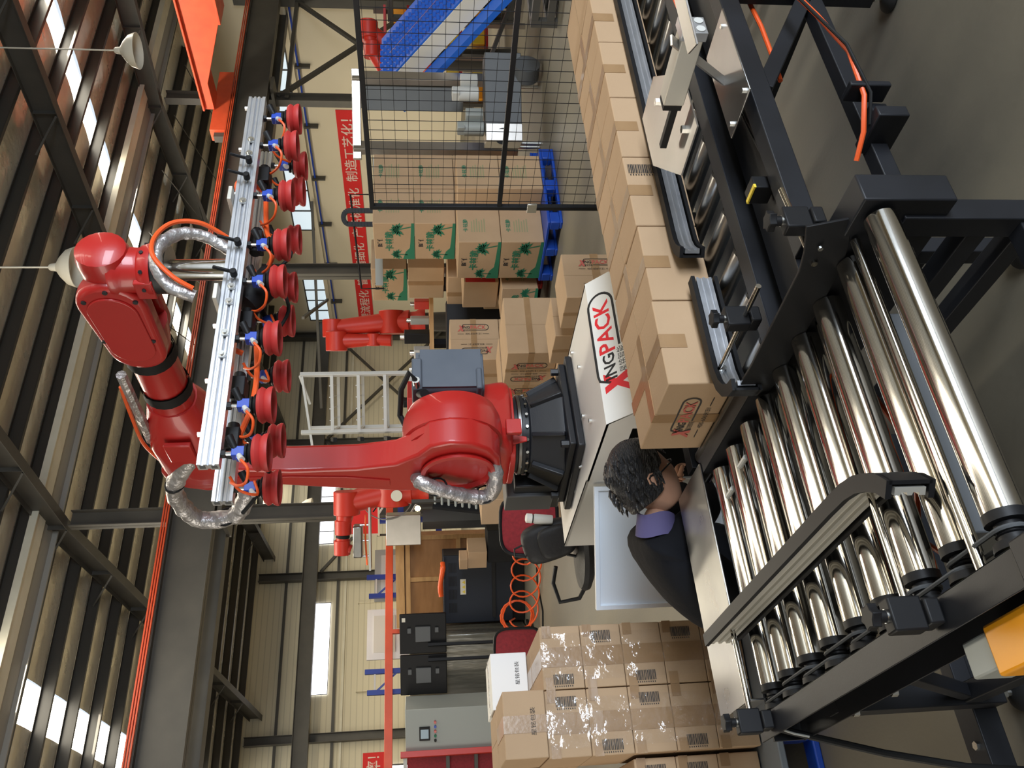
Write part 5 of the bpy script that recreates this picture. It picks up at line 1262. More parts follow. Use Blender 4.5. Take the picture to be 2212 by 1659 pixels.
for (x, y, z) in ((8.98, 7.08, .92), (8.62, 7.32, .86)):
    m_ = MB(); m_.cyl((x, y, z - .12), (x, y, z + .14), .095, n=16); m_.box((x - .02, y - .02, z + .17), (.13, .13, .10)); m_.box((x + .13, y - .09, z), (.14, .14, .22)); m_.build('gear_motor', M['lightgrey'] if x > 8.9 else M['greycab'], fr, .01)
# inclined blue modular belt
bl = thing('incline_belt', 'inclined conveyor with bright blue ribbed modular belt behind the mesh fence', 'conveyor', (10.5, 7.4, 0))
T = Vector((10.12, 7.89, 2.08)); S = Vector((0, -.787, -.617)).normalized(); Wd = Vector((1, 0, 0)); Nn = S.cross(Wd).normalized(); Nn = -Nn if Nn.z < 0 else Nn
m_ = MB(); L = 2.5; wid = 1.1
p = [T, T + Wd * wid, T + Wd * wid + S * L, T + S * L]
m_.add([q - Nn * o for o in (0, .10) for q in p], [(0, 1, 2, 3), (7, 6, 5, 4), (0, 4, 5, 1), (1, 5, 6, 2), (2, 6, 7, 3), (3, 7, 4, 0)]); blt = m_.build('belt', M['bluebelt'], bl)
m_ = MB()
for i in range(34):
    for j in range(6):
        a = T + S * (.03 + i * .075) + Wd * (.06 + j * .148) + Nn * .012
        m_.add([a, a + Wd * .10, a + Wd * .10 + S * .028, a + S * .028, a + Nn * .03, a + Wd * .10 + Nn * .03], [(0, 1, 5, 4), (4, 5, 2, 3), (0, 4, 3), (1, 2, 5)])
m_.build('belt_ribs', M['bluebelt'], blt)
m_ = MB(); m_.add([q for o in (0, -.02) for q in (T + Wd * wid + Nn * .04 * 0 + Nn * o - Wd * 0, T + Wd * wid + S * L, T + Wd * wid + S * L - Nn * .24, T + Wd * wid - Nn * .24)][:4], [(0, 1, 2, 3)])
m2 = MB(); a0 = T - Wd * .012 - Nn * .02
vs = [a0 + S * u - Nn * h - Wd * t for t in (0, .02) for (u, h) in ((0, .0), (L, 0), (L, .26), (.22, .26), (-.04, .16))]
m2.add(vs, [(0, 1, 2, 3, 4), (9, 8, 7, 6, 5), (0, 5, 6, 1), (1, 6, 7, 2), (2, 7, 8, 3), (3, 8, 9, 4), (4, 9, 5, 0)]); m2.build('side_plate', M['lampwhite'], bl)
m2 = MB(); a0 = T + Wd * .47 + Nn * .035; m2.add([a0 + S * .25, a0 + S * L, a0 + S * L + Wd * .012, a0 + S * .25 + Wd * .012], [(0, 1, 2, 3)]); m2.build('divider', M['inox'], bl)
m2 = MB(); a0 = T - Wd * .03 - Nn * .30
m2.add([a0 + S * u - Nn * h - Wd * t for t in (0, .25) for (u, h) in ((.05, 0), (L, 0), (L, .08), (.05, .08))], [(0, 1, 2, 3), (7, 6, 5, 4), (0, 4, 5, 1), (1, 5, 6, 2), (2, 6, 7, 3), (3, 7, 4, 0)]); m2.build('return_belt', M['bluebelt'], bl)
for (x, y) in ((10.3, 7.5), (11.05, 7.5), (10.3, 6.3), (11.05, 6.3)):
    m_ = MB(); m_.bb(x - .03, x + .03, y - .03, y + .03, 0, 1.45 if y > 7 else .5); m_.build('leg', M['inox'], bl)
for z in (.55, 1.0): m_ = MB(); m_.bar((10.3, 7.5, z), (10.3, 6.3, z * .4), .05, .05); m_.build('cross_rail', M['greydark'], bl)
# machines and racks seen through the fence
rk = thing('storage_rack', 'rack of red and amber plastic bins behind the blue belt conveyor', 'rack', (13, 9.4, 0))
for (x, y) in ((12.3, 9.9), (13.6, 9.0)):
    m_ = MB(); m_.bb(x - .04, x + .04, y - .04, y + .04, 0, 2.3); m_.build('upright', M['steel_dark'], rk)
for z in (.35, .8, 1.25, 1.7, 2.1):
    m_ = MB(); m_.bar((12.3, 9.9, z), (13.6, 9.0, z), .5, .04); m_.build('shelf', M['redplastic'], rk)
dd_ = Vector((1.3, -.9, 0)).normalized(); k = 0
lv = ['lowest', 'second', 'third', 'fourth']; ps = ['leftmost', 'second', 'third', 'fourth', 'rightmost']
for zi, z in enumerate((.37, .82, 1.27, 1.72)):
    for i in range(5):
        t = thing('plastic_bin', 'amber plastic bin on the %s shelf of the bin rack, %s along it' % (lv[zi], ps[i]), 'bin', (12.42 + .26 * i, 9.80 - .18 * i, z), 0, 'amber bins on the rack')
        q = MB(); c_ = Vector((12.42 + .26 * i, 9.80 - .18 * i, z + .12)); q.bar(c_ - dd_ * .12, c_ + dd_ * .12, .34, .22); q.build('bin', M['warn' if i % 2 else 'orangecase'], t, .01)
def small_robot(label, pts, radii, base, par_label=None, base_r=.22, bands=()):
    t = thing('industrial_robot', label, 'robot', (base[0], base[1], 0), 0, 'red robots in the background')
    x, y, zb = base
    m_ = MB(); m_.cyl((x, y, 0), (x, y, zb - .25), base_r * .9, base_r * .7, 16); m_.build('plinth', M['steel_dark'], t)
    MB().lathe([(base_r, 0), (base_r, .08), (base_r * .8, .16), (base_r * .75, .28)], (x, y, zb - .25), n=24).build('base', M['red_far'], t)
    for i in range(len(pts) - 1):
        a, b = Vector(pts[i]), Vector(pts[i + 1]); r0, r1 = radii[i], radii[i + 1]
        MB().cyl(a, b, r0, r1, 20).build(('carousel', 'lower_arm', 'forearm', 'wrist', 'hand')[min(i, 4)], M['red_far'], t, .01)
    for i in range(1, len(pts) - 1):
        a = Vector(pts[i]); sd = Vector((.84, -.54, 0)); r = radii[i] * 1.25
        MB().cyl(a - sd * r * .9, a + sd * r * .9, r, n=24).build('joint', M['red_far'], t, .01)
    for (a, b, r) in bands: MB().cyl(a, b, r, n=20).build('strap', M['rubber'], t)
    return t
small_robot('red robot with hanging forearm beside the white profile rack', [(8.60, 11.35, 1.75), (8.62, 11.38, 2.05), (8.56, 11.45, 3.02), (8.33, 11.50, 2.95), (8.33, 11.47, 2.35), (8.30, 11.45, 2.05)], [.20, .17, .13, .14, .09, .10], (8.60, 11.35, 1.75), bands=(((8.33, 11.48, 2.56), (8.33, 11.48, 2.52), .10),))
rb3 = small_robot('red robot with a white disc emblem lifting a round sheet tool', [(5.80, 11.9, 1.75), (5.80, 11.92, 2.05), (5.66, 12.0, 2.74), (5.35, 12.2, 2.80), (5.10, 12.38, 2.82), (5.06, 12.42, 2.70)], [.22, .20, .16, .10, .10, .09], (5.80, 11.9, 1.75), bands=(((5.32, 12.22, 2.80), (5.22, 12.29, 2.81), .105),))
m_ = MB(); m_.cyl((5.62, 11.72, 1.98), (5.615, 11.71, 1.98), .085, n=24); m_.build('emblem', M['lampwhite'], rb3)
tl = thing('sheet_tool', 'round ribbed sheet metal tool held by the background robot', 'tool', (5.15, 12.36, 2.5))
m_ = MB(); m_.bar((5.38, 12.2, 2.58), (4.98, 12.46, 2.58), .3, .14); m_.build('drum', M['brushed'], tl, .02)
m_ = MB(); m_.bar((5.75, 12.0, 2.40), (4.82, 12.58, 2.40), .30, .03); m_.build('carrier_plate', M['lightgrey'], tl)
for k in range(3): m_ = MB(); m_.cyl((5.38 - .2 * k, 12.2 + .13 * k, 2.40), (5.38 - .2 * k, 12.2 + .13 * k, 2.55), .02, n=8); m_.build('strut', M['zinc'], tl)
m_ = MB(); m_.tube([(5.5, 12.1, 2.46), (5.2, 12.3, 2.47), (4.85, 12.5, 2.45)], .014, 8); m_.build('hose', M['hose_orange'], tl)
small_robot('small red robot arm with black motor seen above the blue belt', [(11.6, 8.5, 1.6), (11.6, 8.4, 1.9), (11.72, 8.1, 2.30), (11.45, 8.25, 2.25), (11.15, 8.42, 2.08)], [.2, .16, .12, .10, .07], (11.6, 8.5, 1.6))
# white aluminium profile rack behind the motor
ar = thing('profile_rack', 'tall rack of white aluminium profiles with many thin ledges behind the big robot motor', 'rack', (5.9, 9.6, 0))
R0 = [Vector((6.24, 9.34, 0)), Vector((5.62, 9.76, 0)), Vector((5.42, 9.88, 0))]; bk_ = Vector((.55, .83, 0)) * .9
for p in R0[:2] + [R0[0] + bk_, R0[1] + bk_]:
    m_ = MB(); m_.bar((p.x, p.y, 0), (p.x, p.y, 3.14), .05, .05, up=(0, 1, 0)); m_.build('post', M['lightgrey'], ar, .004)
p = R0[2]; m_ = MB(); m_.bar((p.x, p.y, .2), (p.x, p.y, 3.1), .04, .04, up=(0, 1, 0)); m_.build('post', M['lightgrey'], ar)
m_ = MB(); m_.bar((6.22, 9.34, 3.14), (6.05, 9.45 + .3, 3.05), .03, .03); m_.bar(R0[0] + Vector((0, 0, 3.12)), R0[2] + Vector((-.1, .1, 2.98)), .03, .03); m_.build('tie_bar', M['lightgrey'], ar)
for z in (2.74, 2.40, 2.06, 1.72, 1.38, 1.04):
    for j, (q0, q1) in enumerate(((R0[0], R0[1]), (R0[0] + bk_, R0[1] + bk_), (R0[0], R0[0] + bk_), (R0[1], R0[1] + bk_))):
        m_ = MB(); m_.bar(q0 + Vector((0, 0, z)), q1 + Vector((0, 0, z)), .04, .04); m_.build('ledge', M['lightgrey'], ar)
    for k in range(5):
        q = R0[0] * (1 - k / 5) + R0[1] * (k / 5); m_ = MB(); m_.bar(q + Vector((0, 0, z + .03)), q + bk_ + Vector((0, 0, z + .03)), .012, .012); m_.build('ledge', M['lightgrey'], ar)
    m_ = MB(); q = R0[1] + Vector((-.08, .05, z)); m_.bar(q - Vector((.0, .0, .0)), q + Vector((-.10, -.16, -.05)), .05, .05); m_.build('end_cap', M['blackplastic'], ar)
# table of small white and black machine parts between the cartons and the rack
tb = thing('assembly_bench', 'black framed assembly bench crowded with white and red machine parts', 'bench', (7.4, 9.9, 0))
m_ = MB(); m_.bar((8.3, 9.9, 1.42), (6.5, 10.9, 1.42), .7, .06); m_.build('bench_top', M['woodedge'], tb)
for q in ((8.2, 9.75), (6.6, 10.7), (8.4, 10.2), (7.4, 10.3)): m_ = MB(); m_.bb(q[0] - .05, q[0] + .05, q[1] - .05, q[1] + .05, 0, 1.4); m_.build('leg', M['black'], tb)
for z in (.45, .95): m_ = MB(); m_.bar((8.2, 9.75, z), (6.6, 10.7, z), .08, .10); m_.build('rail', M['black'], tb)
m_ = MB(); m_.bar((7.8, 9.85, .7), (7.0, 10.3, .7), .3, .45); m_.build('drawer_box', M['blackplastic'], tb, .01)
rnd = random.Random(4)
pn_ = [('machine_block', 'white machine block'), ('machine_block', 'red machine block'), ('machine_block', 'grey machine block'), ('machine_block', 'black machine block')]
wh = ['at the far right end', 'next to the right end', 'right of the middle', 'at the middle', 'left of the middle', 'near the left end', 'beside the left end', 'at the far left end']
for k in range(8):
    f = (k + .5) / 8; x = 8.25 - 1.7 * f; y = 9.85 + .95 * f; mt = ['lightgrey', 'red_far', 'greycab', 'blackplastic'][k % 4]; s = rnd.uniform(.10, .17); h = rnd.uniform(.18, .42)
    t = thing('machine_block', '%s standing on the assembly bench %s' % (pn_[k % 4][1], wh[k]), 'machine part', (x, y, 1.45)); q = MB(); q.box((x, y, 1.45 + h / 2), (s, s, h), rz=.5); q.build('body', M[mt], t, .008)
    q = MB(); q.cyl((x, y, 1.45 + h), (x, y, 1.45 + h + .06), s * .3, n=12); q.build('cap', M['zinc'], t)
bn = tag(MB().bar((8.1, 9.5, .0), (8.1, 9.5, 2.25), .10, .10, up=(0, 1, 0)).build('white_mast', M['lightgrey']), 'white square mast standing left of the rear carton stack', 'mast')
t = thing('tool_cabinet', 'black low cabinet with small white handle under the assembly bench', 'cabinet', (7.0, 9.3, 0))
m_ = MB(); m_.bar((7.35, 9.25, .62), (6.75, 9.65, .62), .4, 1.22); m_.build('body', M['blackplastic'], t, .01)
m_ = MB(); m_.bar((7.0, 9.24, 1.0), (6.9, 9.31, 1.0), .02, .05); m_.build('handle', M['lightgrey'], t)
# cable chain portal over the palm cartons
cc = thing('cable_chain', 'black cable chain looping over a thin frame above the palm cartons', 'cable chain', (6.5, 6.9, 2.25))
P_ = []
for (a, b) in ((0, 0), (0, .10)): pass
cen = Vector((8.03, 8.32, 2.45))
for i in range(26):
    if i < 8: q = (-.075, -.28 + .04 * i)
    elif i < 18: a = PI - PI * (i - 7) / 11; q = (.075 * math.cos(a), .04 + .075 * math.sin(a))
    else: q = (.075, .04 - .04 * (i - 17))
    P_.append(cen + Vector((.84, -.54, 0)) * q[0] * 1.2 + Vector((0, 0, q[1])))
for i in range(len(P_) - 1):
    m_ = MB(); m_.bar(P_[i], P_[i + 1] + (P_[i + 1] - P_[i]) * .1, .06, .05, up=(.54, .84, 0)); m_.build('chain_link', M['blackplastic'], cc)
m_ = MB(); m_.tube([cen + Vector((.25, -.17, -.35)), cen + Vector((.25, -.17, .02)), cen + Vector((-.75, .55, -.10)), cen + Vector((-.75, .55, -.4))], .015, 6); m_.build('portal', M['blackplastic'], cc)
m_ = MB(); m_.bar((8.75, 7.95, 2.12), (7.4, 8.95, 2.12), .08, .10); m_.build('portal_beam', M['greycab'], cc)
for (x, y) in ((8.30, 8.30),): m_ = MB(); m_.bb(x - .04, x + .04, y - .04, y + .04, 0, 2.1); m_.build('portal_leg', M['greycab'], cc)

# --- left side: crates, cabinets, wrapped load
cr = thing('plywood_crate', 'large plywood crate with pale battens standing behind the navy cabinet', 'crate', (5.0, 13.7, 0))
a, b = Vector((5.58, 13.24, 0)), Vector((4.42, 13.96, 0)); dd = (b - a).normalized(); nn = Vector((dd.y, -dd.x, 0)); nn = -nn if nn.y > 0 else nn
m_ = MB(); m_.bar((a + b) / 2 - dd * .66 - nn * .4 + Vector((0, 0, .95)), (a + b) / 2 + dd * .66 - nn * .4 + Vector((0, 0, .95)), .8, 1.9); m_.build('panel', M['wood'], cr)
for k in range(3): q = a + (b - a) * k / 2; m_ = MB(); m_.bar(q + nn * .02 + Vector((0, 0, .02)), q + nn * .02 + Vector((0, 0, 1.88)), .07, .03, up=nn); m_.build('batten', M['woodedge'], cr)
for z in (.1, 1.02, 1.85): m_ = MB(); m_.bar(a + nn * .03 + Vector((0, 0, z)), b + nn * .03 + Vector((0, 0, z)), .03, .07); m_.build('batten', M['woodedge'], cr)
m_ = MB(); m_.bar(a - dd * .05 - nn * .4 + Vector((0, 0, 1.98)), b + dd * .1 - nn * .4 + Vector((0, 0, 1.98)), .9, .14); m_.build('lid', M['woodedge'], cr)
nc = thing('navy_cabinet', 'dark navy machine cabinet with vents and three warning triangles', 'cabinet', (4.6, 13.0, 0))
a, b = Vector((5.05, 12.75, 0)), Vector((4.15, 13.33, 0)); dd = (b - a).normalized(); nn = Vector((-.54, -.84, 0)).normalized()
m_ = MB(); m_.bar(a - nn * .3 + Vector((0, 0, .74)), b - nn * .3 + Vector((0, 0, .74)), .6, 1.1); m_.build('body', M['navy'], nc, .015)
m_ = MB(); m_.bar(a - nn * .28 + Vector((0, 0, .10)), b - nn * .28 + Vector((0, 0, .10)), .5, .18); m_.build('plinth', M['rubber'], nc)
m_ = MB()
for i in range(4):
    for j in range(6): q = a + dd * (.12 + i * .21) + nn * .004 + Vector((0, 0, 1.20 - .022 * j)); m_.bar(q, q + dd * .15, .006, .010)
m_.build('vent_louvre', M['blackplastic'], nc)
m_ = MB(); q = a + dd * .38 + nn * .006 + Vector((0, 0, .98)); m_.bar(q, q + dd * .24, .004, .09); lb_ = m_.build('warning_label', M['lampwhite'], nc)
m_ = MB()
for k in range(3): q = a + dd * (.40 + .075 * k) + nn * .010 + Vector((0, 0, .95)); m_.add([q, q + dd * .055, q + dd * .0275 + Vector((0, 0, .05))], [(0, 1, 2)])
m_.build('warning_triangle', M['warn'], lb_)
m_ = MB(); m_.bar(a + dd * .1 + nn * .05 + Vector((0, 0, .50)), b - dd * .1 + nn * .05 + Vector((0, 0, .50)), .10, .05); m_.build('ledge', M['blackplastic'], nc)
tag(sleeve('orange_strap', [(4.9, 12.66, 1.30), (4.8, 12.66, 1.30), (4.6, 12.8, 1.34), (4.45, 12.9, 1.33)], .04, None, 'hose_orange'), 'bright orange strap bundle lying on top of the navy cabinet', 'strap')
bc_ = tag(MB().bar((5.2, 12.05, .22), (4.80, 12.32, .22), .5, .84).build('equipment_case', M['rubber'], bevel=.01), 'black equipment case standing right of the navy cabinet', 'case')
for (lb, p, s, h, rz) in (('small open brown carton on the black equipment case', (4.82, 12.1, .66), (.34, .3), .28, .5), ('brown carton leaning behind the office chair', (4.1, 8.75, .0), (.42, .34), .95, .5), ('low brown carton between the chair and the black case', (4.72, 12.10, .66 + .285), (.2, .2), .12, .4)):
    t, w_, d_, h_ = carton_root('small_carton', lb, p[0] - s[0] / 2, p[0] + s[0] / 2, p[1] - s[1] / 2, p[1] + s[1] / 2, p[2], p[2] + h); t.rotation_euler = (0, 0, rz); seam(t, w_, d_, h_, 'x')
# steel hood and slanted roller frame
hd = thing('steel_hood', 'bright folded stainless hood standing behind the slanted black roller frame', 'machine', (5.5, 12.75, 0))
m_ = MB(); m_.bar((5.75, 12.65, 1.9), (5.35, 12.92, 1.9), .3, .55); m_.build('hood', M['inox'], hd, .01)
m_ = MB(); m_.bar((5.70, 12.7, 0), (5.70, 12.7, 1.6), .3, .3, up=(0, 1, 0)); m_.build('stand', M['greydark'], hd)
sf = thing('slanted_roller_frame', 'black slanted roller frame with thin grey rollers beside the red mesh chair', 'conveyor', (5.1, 10.9, 0))
for o in (0, .42):
    m_ = MB(); m_.bar((5.45 - o * .84, 10.75 + o * .54, 1.45), (5.30 - o * .84, 10.70 + o * .54, .62), .05, .09); m_.build('side_frame', M['black'], sf)
    m_ = MB(); m_.bar((5.45 - o * .84, 10.8 + o * .54, .0), (5.45 - o * .84, 10.8 + o * .54, 1.45), .05, .05, up=(0, 1, 0)); m_.build('leg', M['black'], sf)
for k in range(9):
    f = k / 8; p = Vector((5.45, 10.75, 1.42)) * (1 - f) + Vector((5.30, 10.70, .66)) * f; m_ = MB(); m_.cyl(p, p + Vector((-.42 * .84, .42 * .54, 0)), .018, n=10); m_.build('roller', M['greycab'], sf)
m_ = MB(); m_.bar((5.15, 10.95, .95), (5.15, 10.95, 1.75), .05, .05, up=(0, 1, 0)); m_.build('post', M['steel_dark'], sf)
wl_ = thing('work_lamp', 'small lit work lamp glowing near the slanted roller frame', 'lamp', (5.3, 11.5, 1.5))
MB().lathe([(.001, 0), (.035, .02), (.045, .05), (.03, .08), (.001, .09)], (5.30, 11.5, 1.62), n=14).build('bulb', M['bulb'], wl_)
m_ = MB(); m_.bar((5.30, 11.5, 0), (5.30, 11.5, 1.60), .03, .03, up=(0, 1, 0)); m_.build('stand', M['steel_dark'], wl_)
# display trolley
tv = thing('display_trolley', 'black display stand with two flat panels seen from behind on tubular posts', 'stand', (3.5, 12.5, 0))
dd = Vector((-.84, .54, 0)).normalized(); nn = Vector((-.54, -.84, 0)).normalized()
for k in range(2):
    q = Vector((4.02, 12.36, 1.62)) + dd * (.60 * k); m_ = MB(); m_.bar(q, q + dd * .58, .06, .68); pnl = m_.build('panel', M['blackplastic'], tv, .012)
    m_ = MB(); m_.bar(q + dd * .18 + nn * .05, q + dd * .40 + nn * .05, .04, .22); m_.build('mount_bracket', M['greydark'], pnl, .006)
    for s_ in (-1, 1): m_ = MB(); m_.bar(q + dd * .20 + nn * .05 + Vector((0, 0, s_ * .20)), q + dd * .27 + nn * .05 + Vector((0, 0, s_ * .20)), .03, .05); m_.build('bracket_lug', M['greydark'], pnl)
m_ = MB(); q = Vector((4.02, 12.36, 1.9)) + nn * .034 + dd * .05; m_.bar(q, q + dd * .06, .003, .05); m_.build('label', M['lampwhite'], tv)
for o in (.44, .66):
    q = Vector((4.02, 12.36, 0)) + dd * o + nn * .09; m_ = MB(); m_.bar(q + Vector((0, 0, .08)), q + Vector((0, 0, 1.55)), .04, .04, up=(0, 1, 0)); m_.build('post', M['blackplastic'], tv)
m_ = MB(); q = Vector((4.02, 12.36, 0)) + dd * .2 + nn * .09; m_.bar(q + Vector((0, 0, .05)), q + dd * .8 + Vector((0, 0, .05)), .06, .05); m_.build('base_bar', M['blackplastic'], tv)
for o in (.25, .95): q = Vector((4.02, 12.36, .05)) + dd * o; m_ = MB(); m_.bar(q + nn * .35, q - nn * .25, .05, .04); m_.build('base_leg', M['blackplastic'], tv)
# film wrapped load and the grey control cabinet
wp = thing('wrapped_load', 'tall load wrapped in glossy clear film beside the grey control cabinet', 'load', (3.4, 13.8, 0))
m_ = MB(); m_.bar((4.1, 13.35, .92), (2.95, 14.05, .92), .8, 1.84); m_.build('body', M['wrap'], wp, .03)
m_ = MB(); m_.bar((3.12, 13.80, .92), (2.92, 13.92, .92), .84, 1.80); m_.build('wrapped_edge', M['woodedge'], wp, .02)
gc = thing('control_cabinet', 'grey control cabinet with touch panel and a column of push buttons', 'cabinet', (2.5, 12.9, 0))
a, b = Vector((2.74, 12.62, 0)), Vector((2.24, 12.96, 0)); dd = (b - a).normalized(); nn = Vector((-.54, -.84, 0)).normalized()
m_ = MB(); m_.bar(a - nn * .25 + Vector((0, 0, .95)), b - nn * .25 + Vector((0, 0, .95)), .5, 1.88); m_.build('body', M['greycab'], gc, .008)
q = a + dd * .26 + nn * .012 + Vector((0, 0, 1.62)); m_ = MB(); m_.bar(q, q + dd * .19, .03, .15); sc_ = m_.build('touch_panel', M['blackplastic'], gc, .004)
m_ = MB(); m_.bar(q + nn * .016 + dd * .03, q + nn * .016 + dd * .16, .006, .11); m_.build('screen', M['screen'], sc_)
for k in range(5):
    q = a + dd * (.20 + .065 * k) + Vector((0, 0, 1.47)); m_ = MB(); m_.cyl(q, q + nn * .025, .018, n=14); m_.build('push_button', M[('red', 'blue', 'red', 'green', 'blackplastic')[k]], gc)
rf = thing('red_machine_frame', 'red edged machine frame with dark interior left of the grey control cabinet', 'machine', (2.0, 12.8, 0))
a2 = b + dd * .02
m_ = MB(); m_.bar(a2 + nn * .05 + Vector((0, 0, .02)), a2 + nn * .05 + Vector((0, 0, 1.96)), .08, .08, up=(0, 1, 0)); m_.build('corner_post', M['red_far'], rf, .004)
m_ = MB(); m_.bar(a2 - nn * .4 + Vector((0, 0, .95)), a2 + dd * .8 - nn * .4 + Vector((0, 0, .95)), .5, 1.85); m_.build('interior', M['meshred'], rf)
for z in (.9, 1.3, 1.9): m_ = MB(); m_.bar(a2 + Vector((0, 0, z)), a2 + dd * .8 + Vector((0, 0, z)), .06, .05); m_.build('rail', M['lightgrey' if z > 1.8 else 'steel_dark'], rf)
# orange pallet-rack beams and blue rack uprights
ob = thing('orange_rack_beam', 'long orange rack beam crossing at head height in front of the back wall', 'rack beam', (3.9, 14.6, 0))
m_ = MB(); m_.bar((6.98, 14.6, 2.20), (.9, 14.6, 2.20), .05, .13); m_.build('beam', M['orange'], ob, .006)
m_ = MB(); m_.bar((4.45, 14.6, 2.15), (4.45, 14.6, .0), .07, .07, up=(0, 1, 0)); m_.build('post', M['orange'], ob)
m_ = MB(); m_.bar((6.96, 14.6, 2.15), (6.96, 14.6, .0), .07, .07, up=(0, 1, 0)); m_.build('post', M['orange'], ob)
for (lb, xa, ya) in (('blue perforated rack upright pair beside the middle column, right one', 5.58, 15.0), ('blue perforated rack upright pair near the orange beam, left one', 3.90, 15.0)):
    t = thing('rack_frame', lb, 'rack', (xa, ya, 0), 0, None)
    for o in (0, .42):
        m_ = MB(); m_.bb(xa - o * .8 - .04, xa - o * .8 + .04, ya + o * .1 - .03, ya + o * .1 + .03, 0, 2.62 - o * .1); m_.build('upright', M['bluerack'], t)
    for z in (.4, 1.2, 2.0, 2.45):
        m_ = MB(); m_.bar((xa, ya, z), (xa - .336, ya + .042, z + .0), .03, .03); m_.build('tie', M['lightgrey'], t)
        m_ = MB(); m_.bar((xa, ya, z - .4), (xa - .336, ya + .042, z), .03, .03); m_.build('diagonal', M['bluerack'], t)
t = thing('rack_frame', 'wide blue rack with white ties behind the background robot', 'rack', (6.9, 14.8, 0))
for (x, y) in ((7.0, 14.6), (6.66, 14.95)): m_ = MB(); m_.bb(x - .04, x + .04, y - .04, y + .04, 0, 2.5); m_.build('upright', M['bluerack'], t)
for z in (1.3, 2.0): m_ = MB(); m_.bar((7.4, 14.2, z), (6.2, 15.0, z), .04, .11); m_.build('beam', M['bluerack'], t)
for z in (.8, 1.6, 2.2): m_ = MB(); m_.bar((7.0, 14.6, z), (6.66, 14.95, z + .3), .03, .03); m_.build('tie', M['lightgrey'], t)
# white boards and boxes behind the crates
for k, (x, w_, h, lb) in enumerate(((4.65, .9, 2.62, 'white panel door leaning between the blue racks'), (5.75, 1.0, 2.5, 'grey panel door leaning behind the round fan'))):
    t = thing('panel_door', lb, 'door panel', (x, 15.2, 0)); m_ = MB(); m_.bb(x - w_ / 2, x + w_ / 2, 15.35, 15.39, 0, h); m_.build('leaf', M['whitebox' if k == 0 else 'greycab'], t)
    m_ = MB(); m_.bb(x - w_ / 2 + .12, x + w_ / 2 - .12, 15.335, 15.35, h - .5, h - .12); m_.bb(x - w_ / 2 + .12, x + w_ / 2 - .12, 15.335, 15.35, .6, h - .62); m_.build('raised_panel', M['lampwhite' if k == 0 else 'lightgrey'], t)
fnn = thing('round_fan', 'round white wire fan half hidden behind the orange rack beam', 'fan', (5.55, 13.9, 2.3))
MB().tube([(5.95 + .42 * math.cos(a) * .84, 12.3 - .42 * math.cos(a) * .54, 2.15 + .42 * math.sin(a)) for a in [2 * PI * i / 32 for i in range(32)]], .01, 6, closed=True).build('guard', M['greycab'], fnn)
m_ = MB(); m_.cyl((5.95, 12.3, 2.15), (5.93, 12.24, 2.15), .07, n=16); m_.build('hub', M['blackplastic'], fnn)
for i in range(3):
    a = .4 + 2 * PI * i / 3; m_ = MB(); m_.bar((5.94, 12.27, 2.15), (5.94 + .36 * math.cos(a) * .84, 12.27 - .36 * math.cos(a) * .54, 2.15 + .36 * math.sin(a)), .02, .10, up=(-.54, -.84, 0)); m_.build('blade', M['blackplastic'], fnn)
m_ = MB(); m_.bar((5.97, 12.34, 0), (5.97, 12.34, 2.1), .04, .04, up=(0, 1, 0)); m_.build('stand', M['steel_dark'], fnn)
lm = thing('wall_lamp', 'pale round shade lamp hanging left of the middle column', 'lamp', (8.6, 18.5, 4.2))
MB().lathe([(.04, 0), (.12, .06), (.22, .20), (.26, .34), (.25, .34), (.1, .1)], (8.65, 18.6, 4.5), (0, 0, -1), 24).build('shade', M['lampwhite'], lm)
m_ = MB(); m_.cyl((8.65, 18.6, 4.48), (8.65, 18.6, 8.5), .012, n=8); m_.build('stem', M['lampwhite'], lm)
# coiled orange air hose on the floor by the cabinets
pts = []
for k in range(90):
    t = k / 89; a = t * 2 * PI * 4.2; c = Vector((4.25, 10.6, .0)) * (1 - t) + Vector((3.7, 11.7, .0)) * t
    pts.append((c.x - .20 * math.cos(a) * .84, c.y + .20 * math.cos(a) * .54, .22 + .20 * math.sin(a) + .0 * t))
tag(MB().tube([(3.0, 7.2, .35), (3.6, 9.0, .15)] + pts + [(3.8, 12.1, .3)], .012, 8).build('coiled_air_hose', M['hose_orange']), 'orange spiral air hose hanging in loops between the chair and the navy cabinet', 'hose')
pts = []
for k in range(60):
    a = k / 59 * 2 * PI * 4; pts.append((3.72 + .22 * math.cos(a) * .84, 11.75 - .22 * math.cos(a) * .54, .30 + .22 * math.sin(a) + .02 * math.sin(a * 2.3)))
tag(MB().tube(pts, .012, 8).build('coiled_air_hose', M['hose_orange']), 'tight coil of orange hose hanging by the foot of the display stand', 'hose')
tag(MB().tube([(4.6, 11.2, .012), (4.1, 11.5, .012), (3.6, 11.2, .012), (3.2, 11.5, .012), (2.6, 11.0, .012)], .012, 6).build('floor_cable', M['rubber']), 'thin black cable lying on the floor below the orange spiral hose', 'cable')
tag(MB().bb(5.02, 5.55, 9.35, 9.40, .0, .01).build('placeholder', M['rubber']), 'x', 'y') if False else None
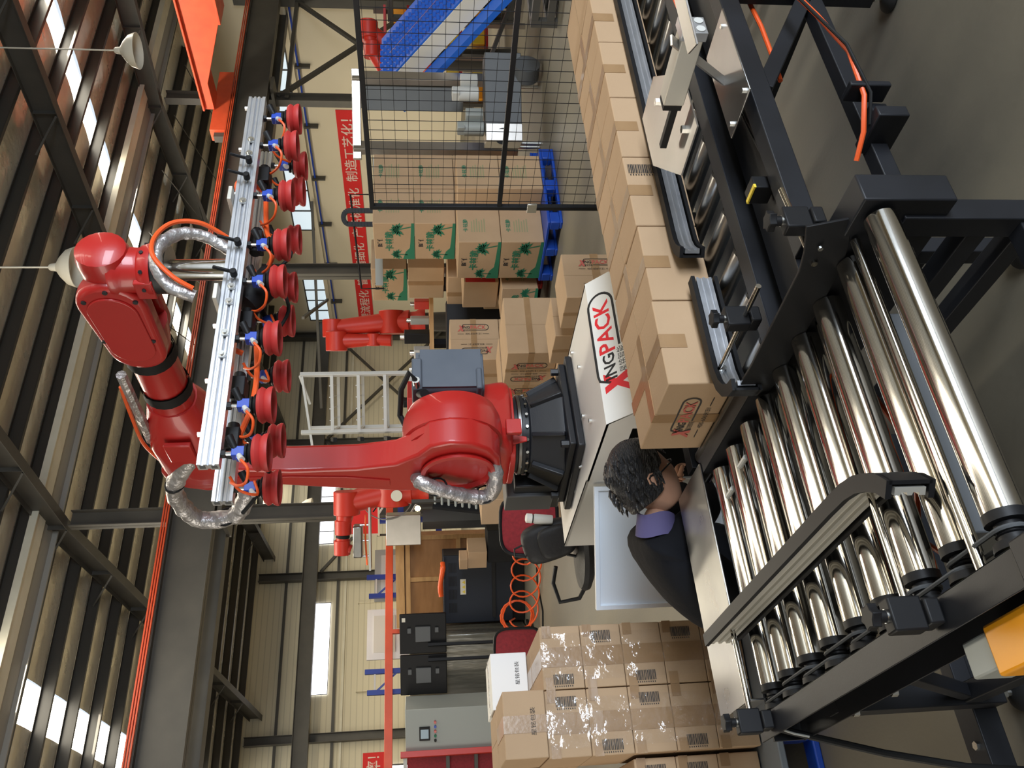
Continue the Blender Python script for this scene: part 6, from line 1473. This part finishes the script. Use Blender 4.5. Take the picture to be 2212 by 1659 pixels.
# dark machinery standing behind the fence
for n_, (lb, x, y, w_, d_, h_) in enumerate((('low black machine base on the floor behind the mesh fence', 9.3, 5.5, 1.5, .5, .30), ('open black steel machine frame beside the blue belt', 12.4, 5.9, 1.2, .9, 1.2), ('tall dark machine frame with red post behind the blue belt', 12.6, 7.6, 1.4, .8, 2.0))):
    t = thing('floor_machine', lb, 'machine', (x, y, 0), 0)
    for i in (-1, 1):
        for j in (-1, 1): m_ = MB(); m_.bb(x + i * w_ / 2 - .04, x + i * w_ / 2 + .04, y + j * d_ / 2 - .04, y + j * d_ / 2 + .04, 0, h_); m_.build('post', M['steel_dark'], t)
    for z in ((.12, h_) if h_ < .5 else (.15, h_ * .5, h_)):
        for j in (-1, 1): m_ = MB(); m_.bb(x - w_ / 2, x + w_ / 2, y + j * d_ / 2 - .035, y + j * d_ / 2 + .035, z - .08, z); m_.build('rail', M['steel_dark'], t)
        for i in (-1, 1): m_ = MB(); m_.bb(x + i * w_ / 2 - .035, x + i * w_ / 2 + .035, y - d_ / 2, y + d_ / 2, z - .08, z); m_.build('rail', M['steel_dark'], t)
    m_ = MB(); m_.bb(x - w_ * .4, x + w_ * .3, y - d_ * .35, y + d_ * .35, .02, h_ * .42); m_.build('drive_housing', M['rubber'], t, .01)
    if h_ > 1: m_ = MB(); m_.bb(x - w_ * .2, x + w_ * .35, y - d_ * .1, y + d_ * .3, h_ * .55, h_ * .92); m_.build('guard_panel', M['lightgrey' if n_ == 1 else 'greydark'], t, .01)
    if n_ == 2: m_ = MB(); m_.bb(x - w_ * .55, x - w_ * .48, y - d_ / 2 - .08, y - d_ / 2 - .02, 0, 1.6); m_.build('red_post', M['red_far'], t)
# red crate boxes under the profile rack
for k in range(3):
    t = thing('red_crate', 'red plastic crate under the white profile rack, %s of three' % ('nearest', 'middle one', 'farthest')[k], 'crate', (5.62 - .1 * k, 8.9 + .2 * k, 0), .57, 'red crates under the profile rack')
    m_ = MB(); m_.bb(-.25, .25, -.08, .08, 1.50, 1.76); m_.build('box', M['redplastic'], t, .01, local=True)
    m_ = MB(); m_.bb(-.25, .25, -.06, .06, 0, 1.5); m_.build('stand', M['steel_dark'], t, local=True)
sign = thing('red_sign', 'red sign board with white edge hanging behind the background robot', 'sign', (6.3, 14.2, 2.6))
m_ = MB(); m_.bar((6.55, 13.7, 2.62), (6.0, 14.05, 2.62), .02, .50); m_.build('board', M['banner'], sign)
m_ = MB(); m_.bar((6.56, 13.68, 2.36), (5.98, 14.05, 2.36), .03, .03); m_.bar((6.0, 14.04, 2.36), (6.0, 14.04, 2.88), .03, .03, up=(0, 1, 0)); m_.build('edge', M['lampwhite'], sign)
for q in ((6.55, 13.72), (6.0, 14.07)): m_ = MB(); m_.bar((q[0], q[1], 0), (q[0], q[1], 2.40), .03, .03, up=(0, 1, 0)); m_.build('post', M['steel_dark'], sign)
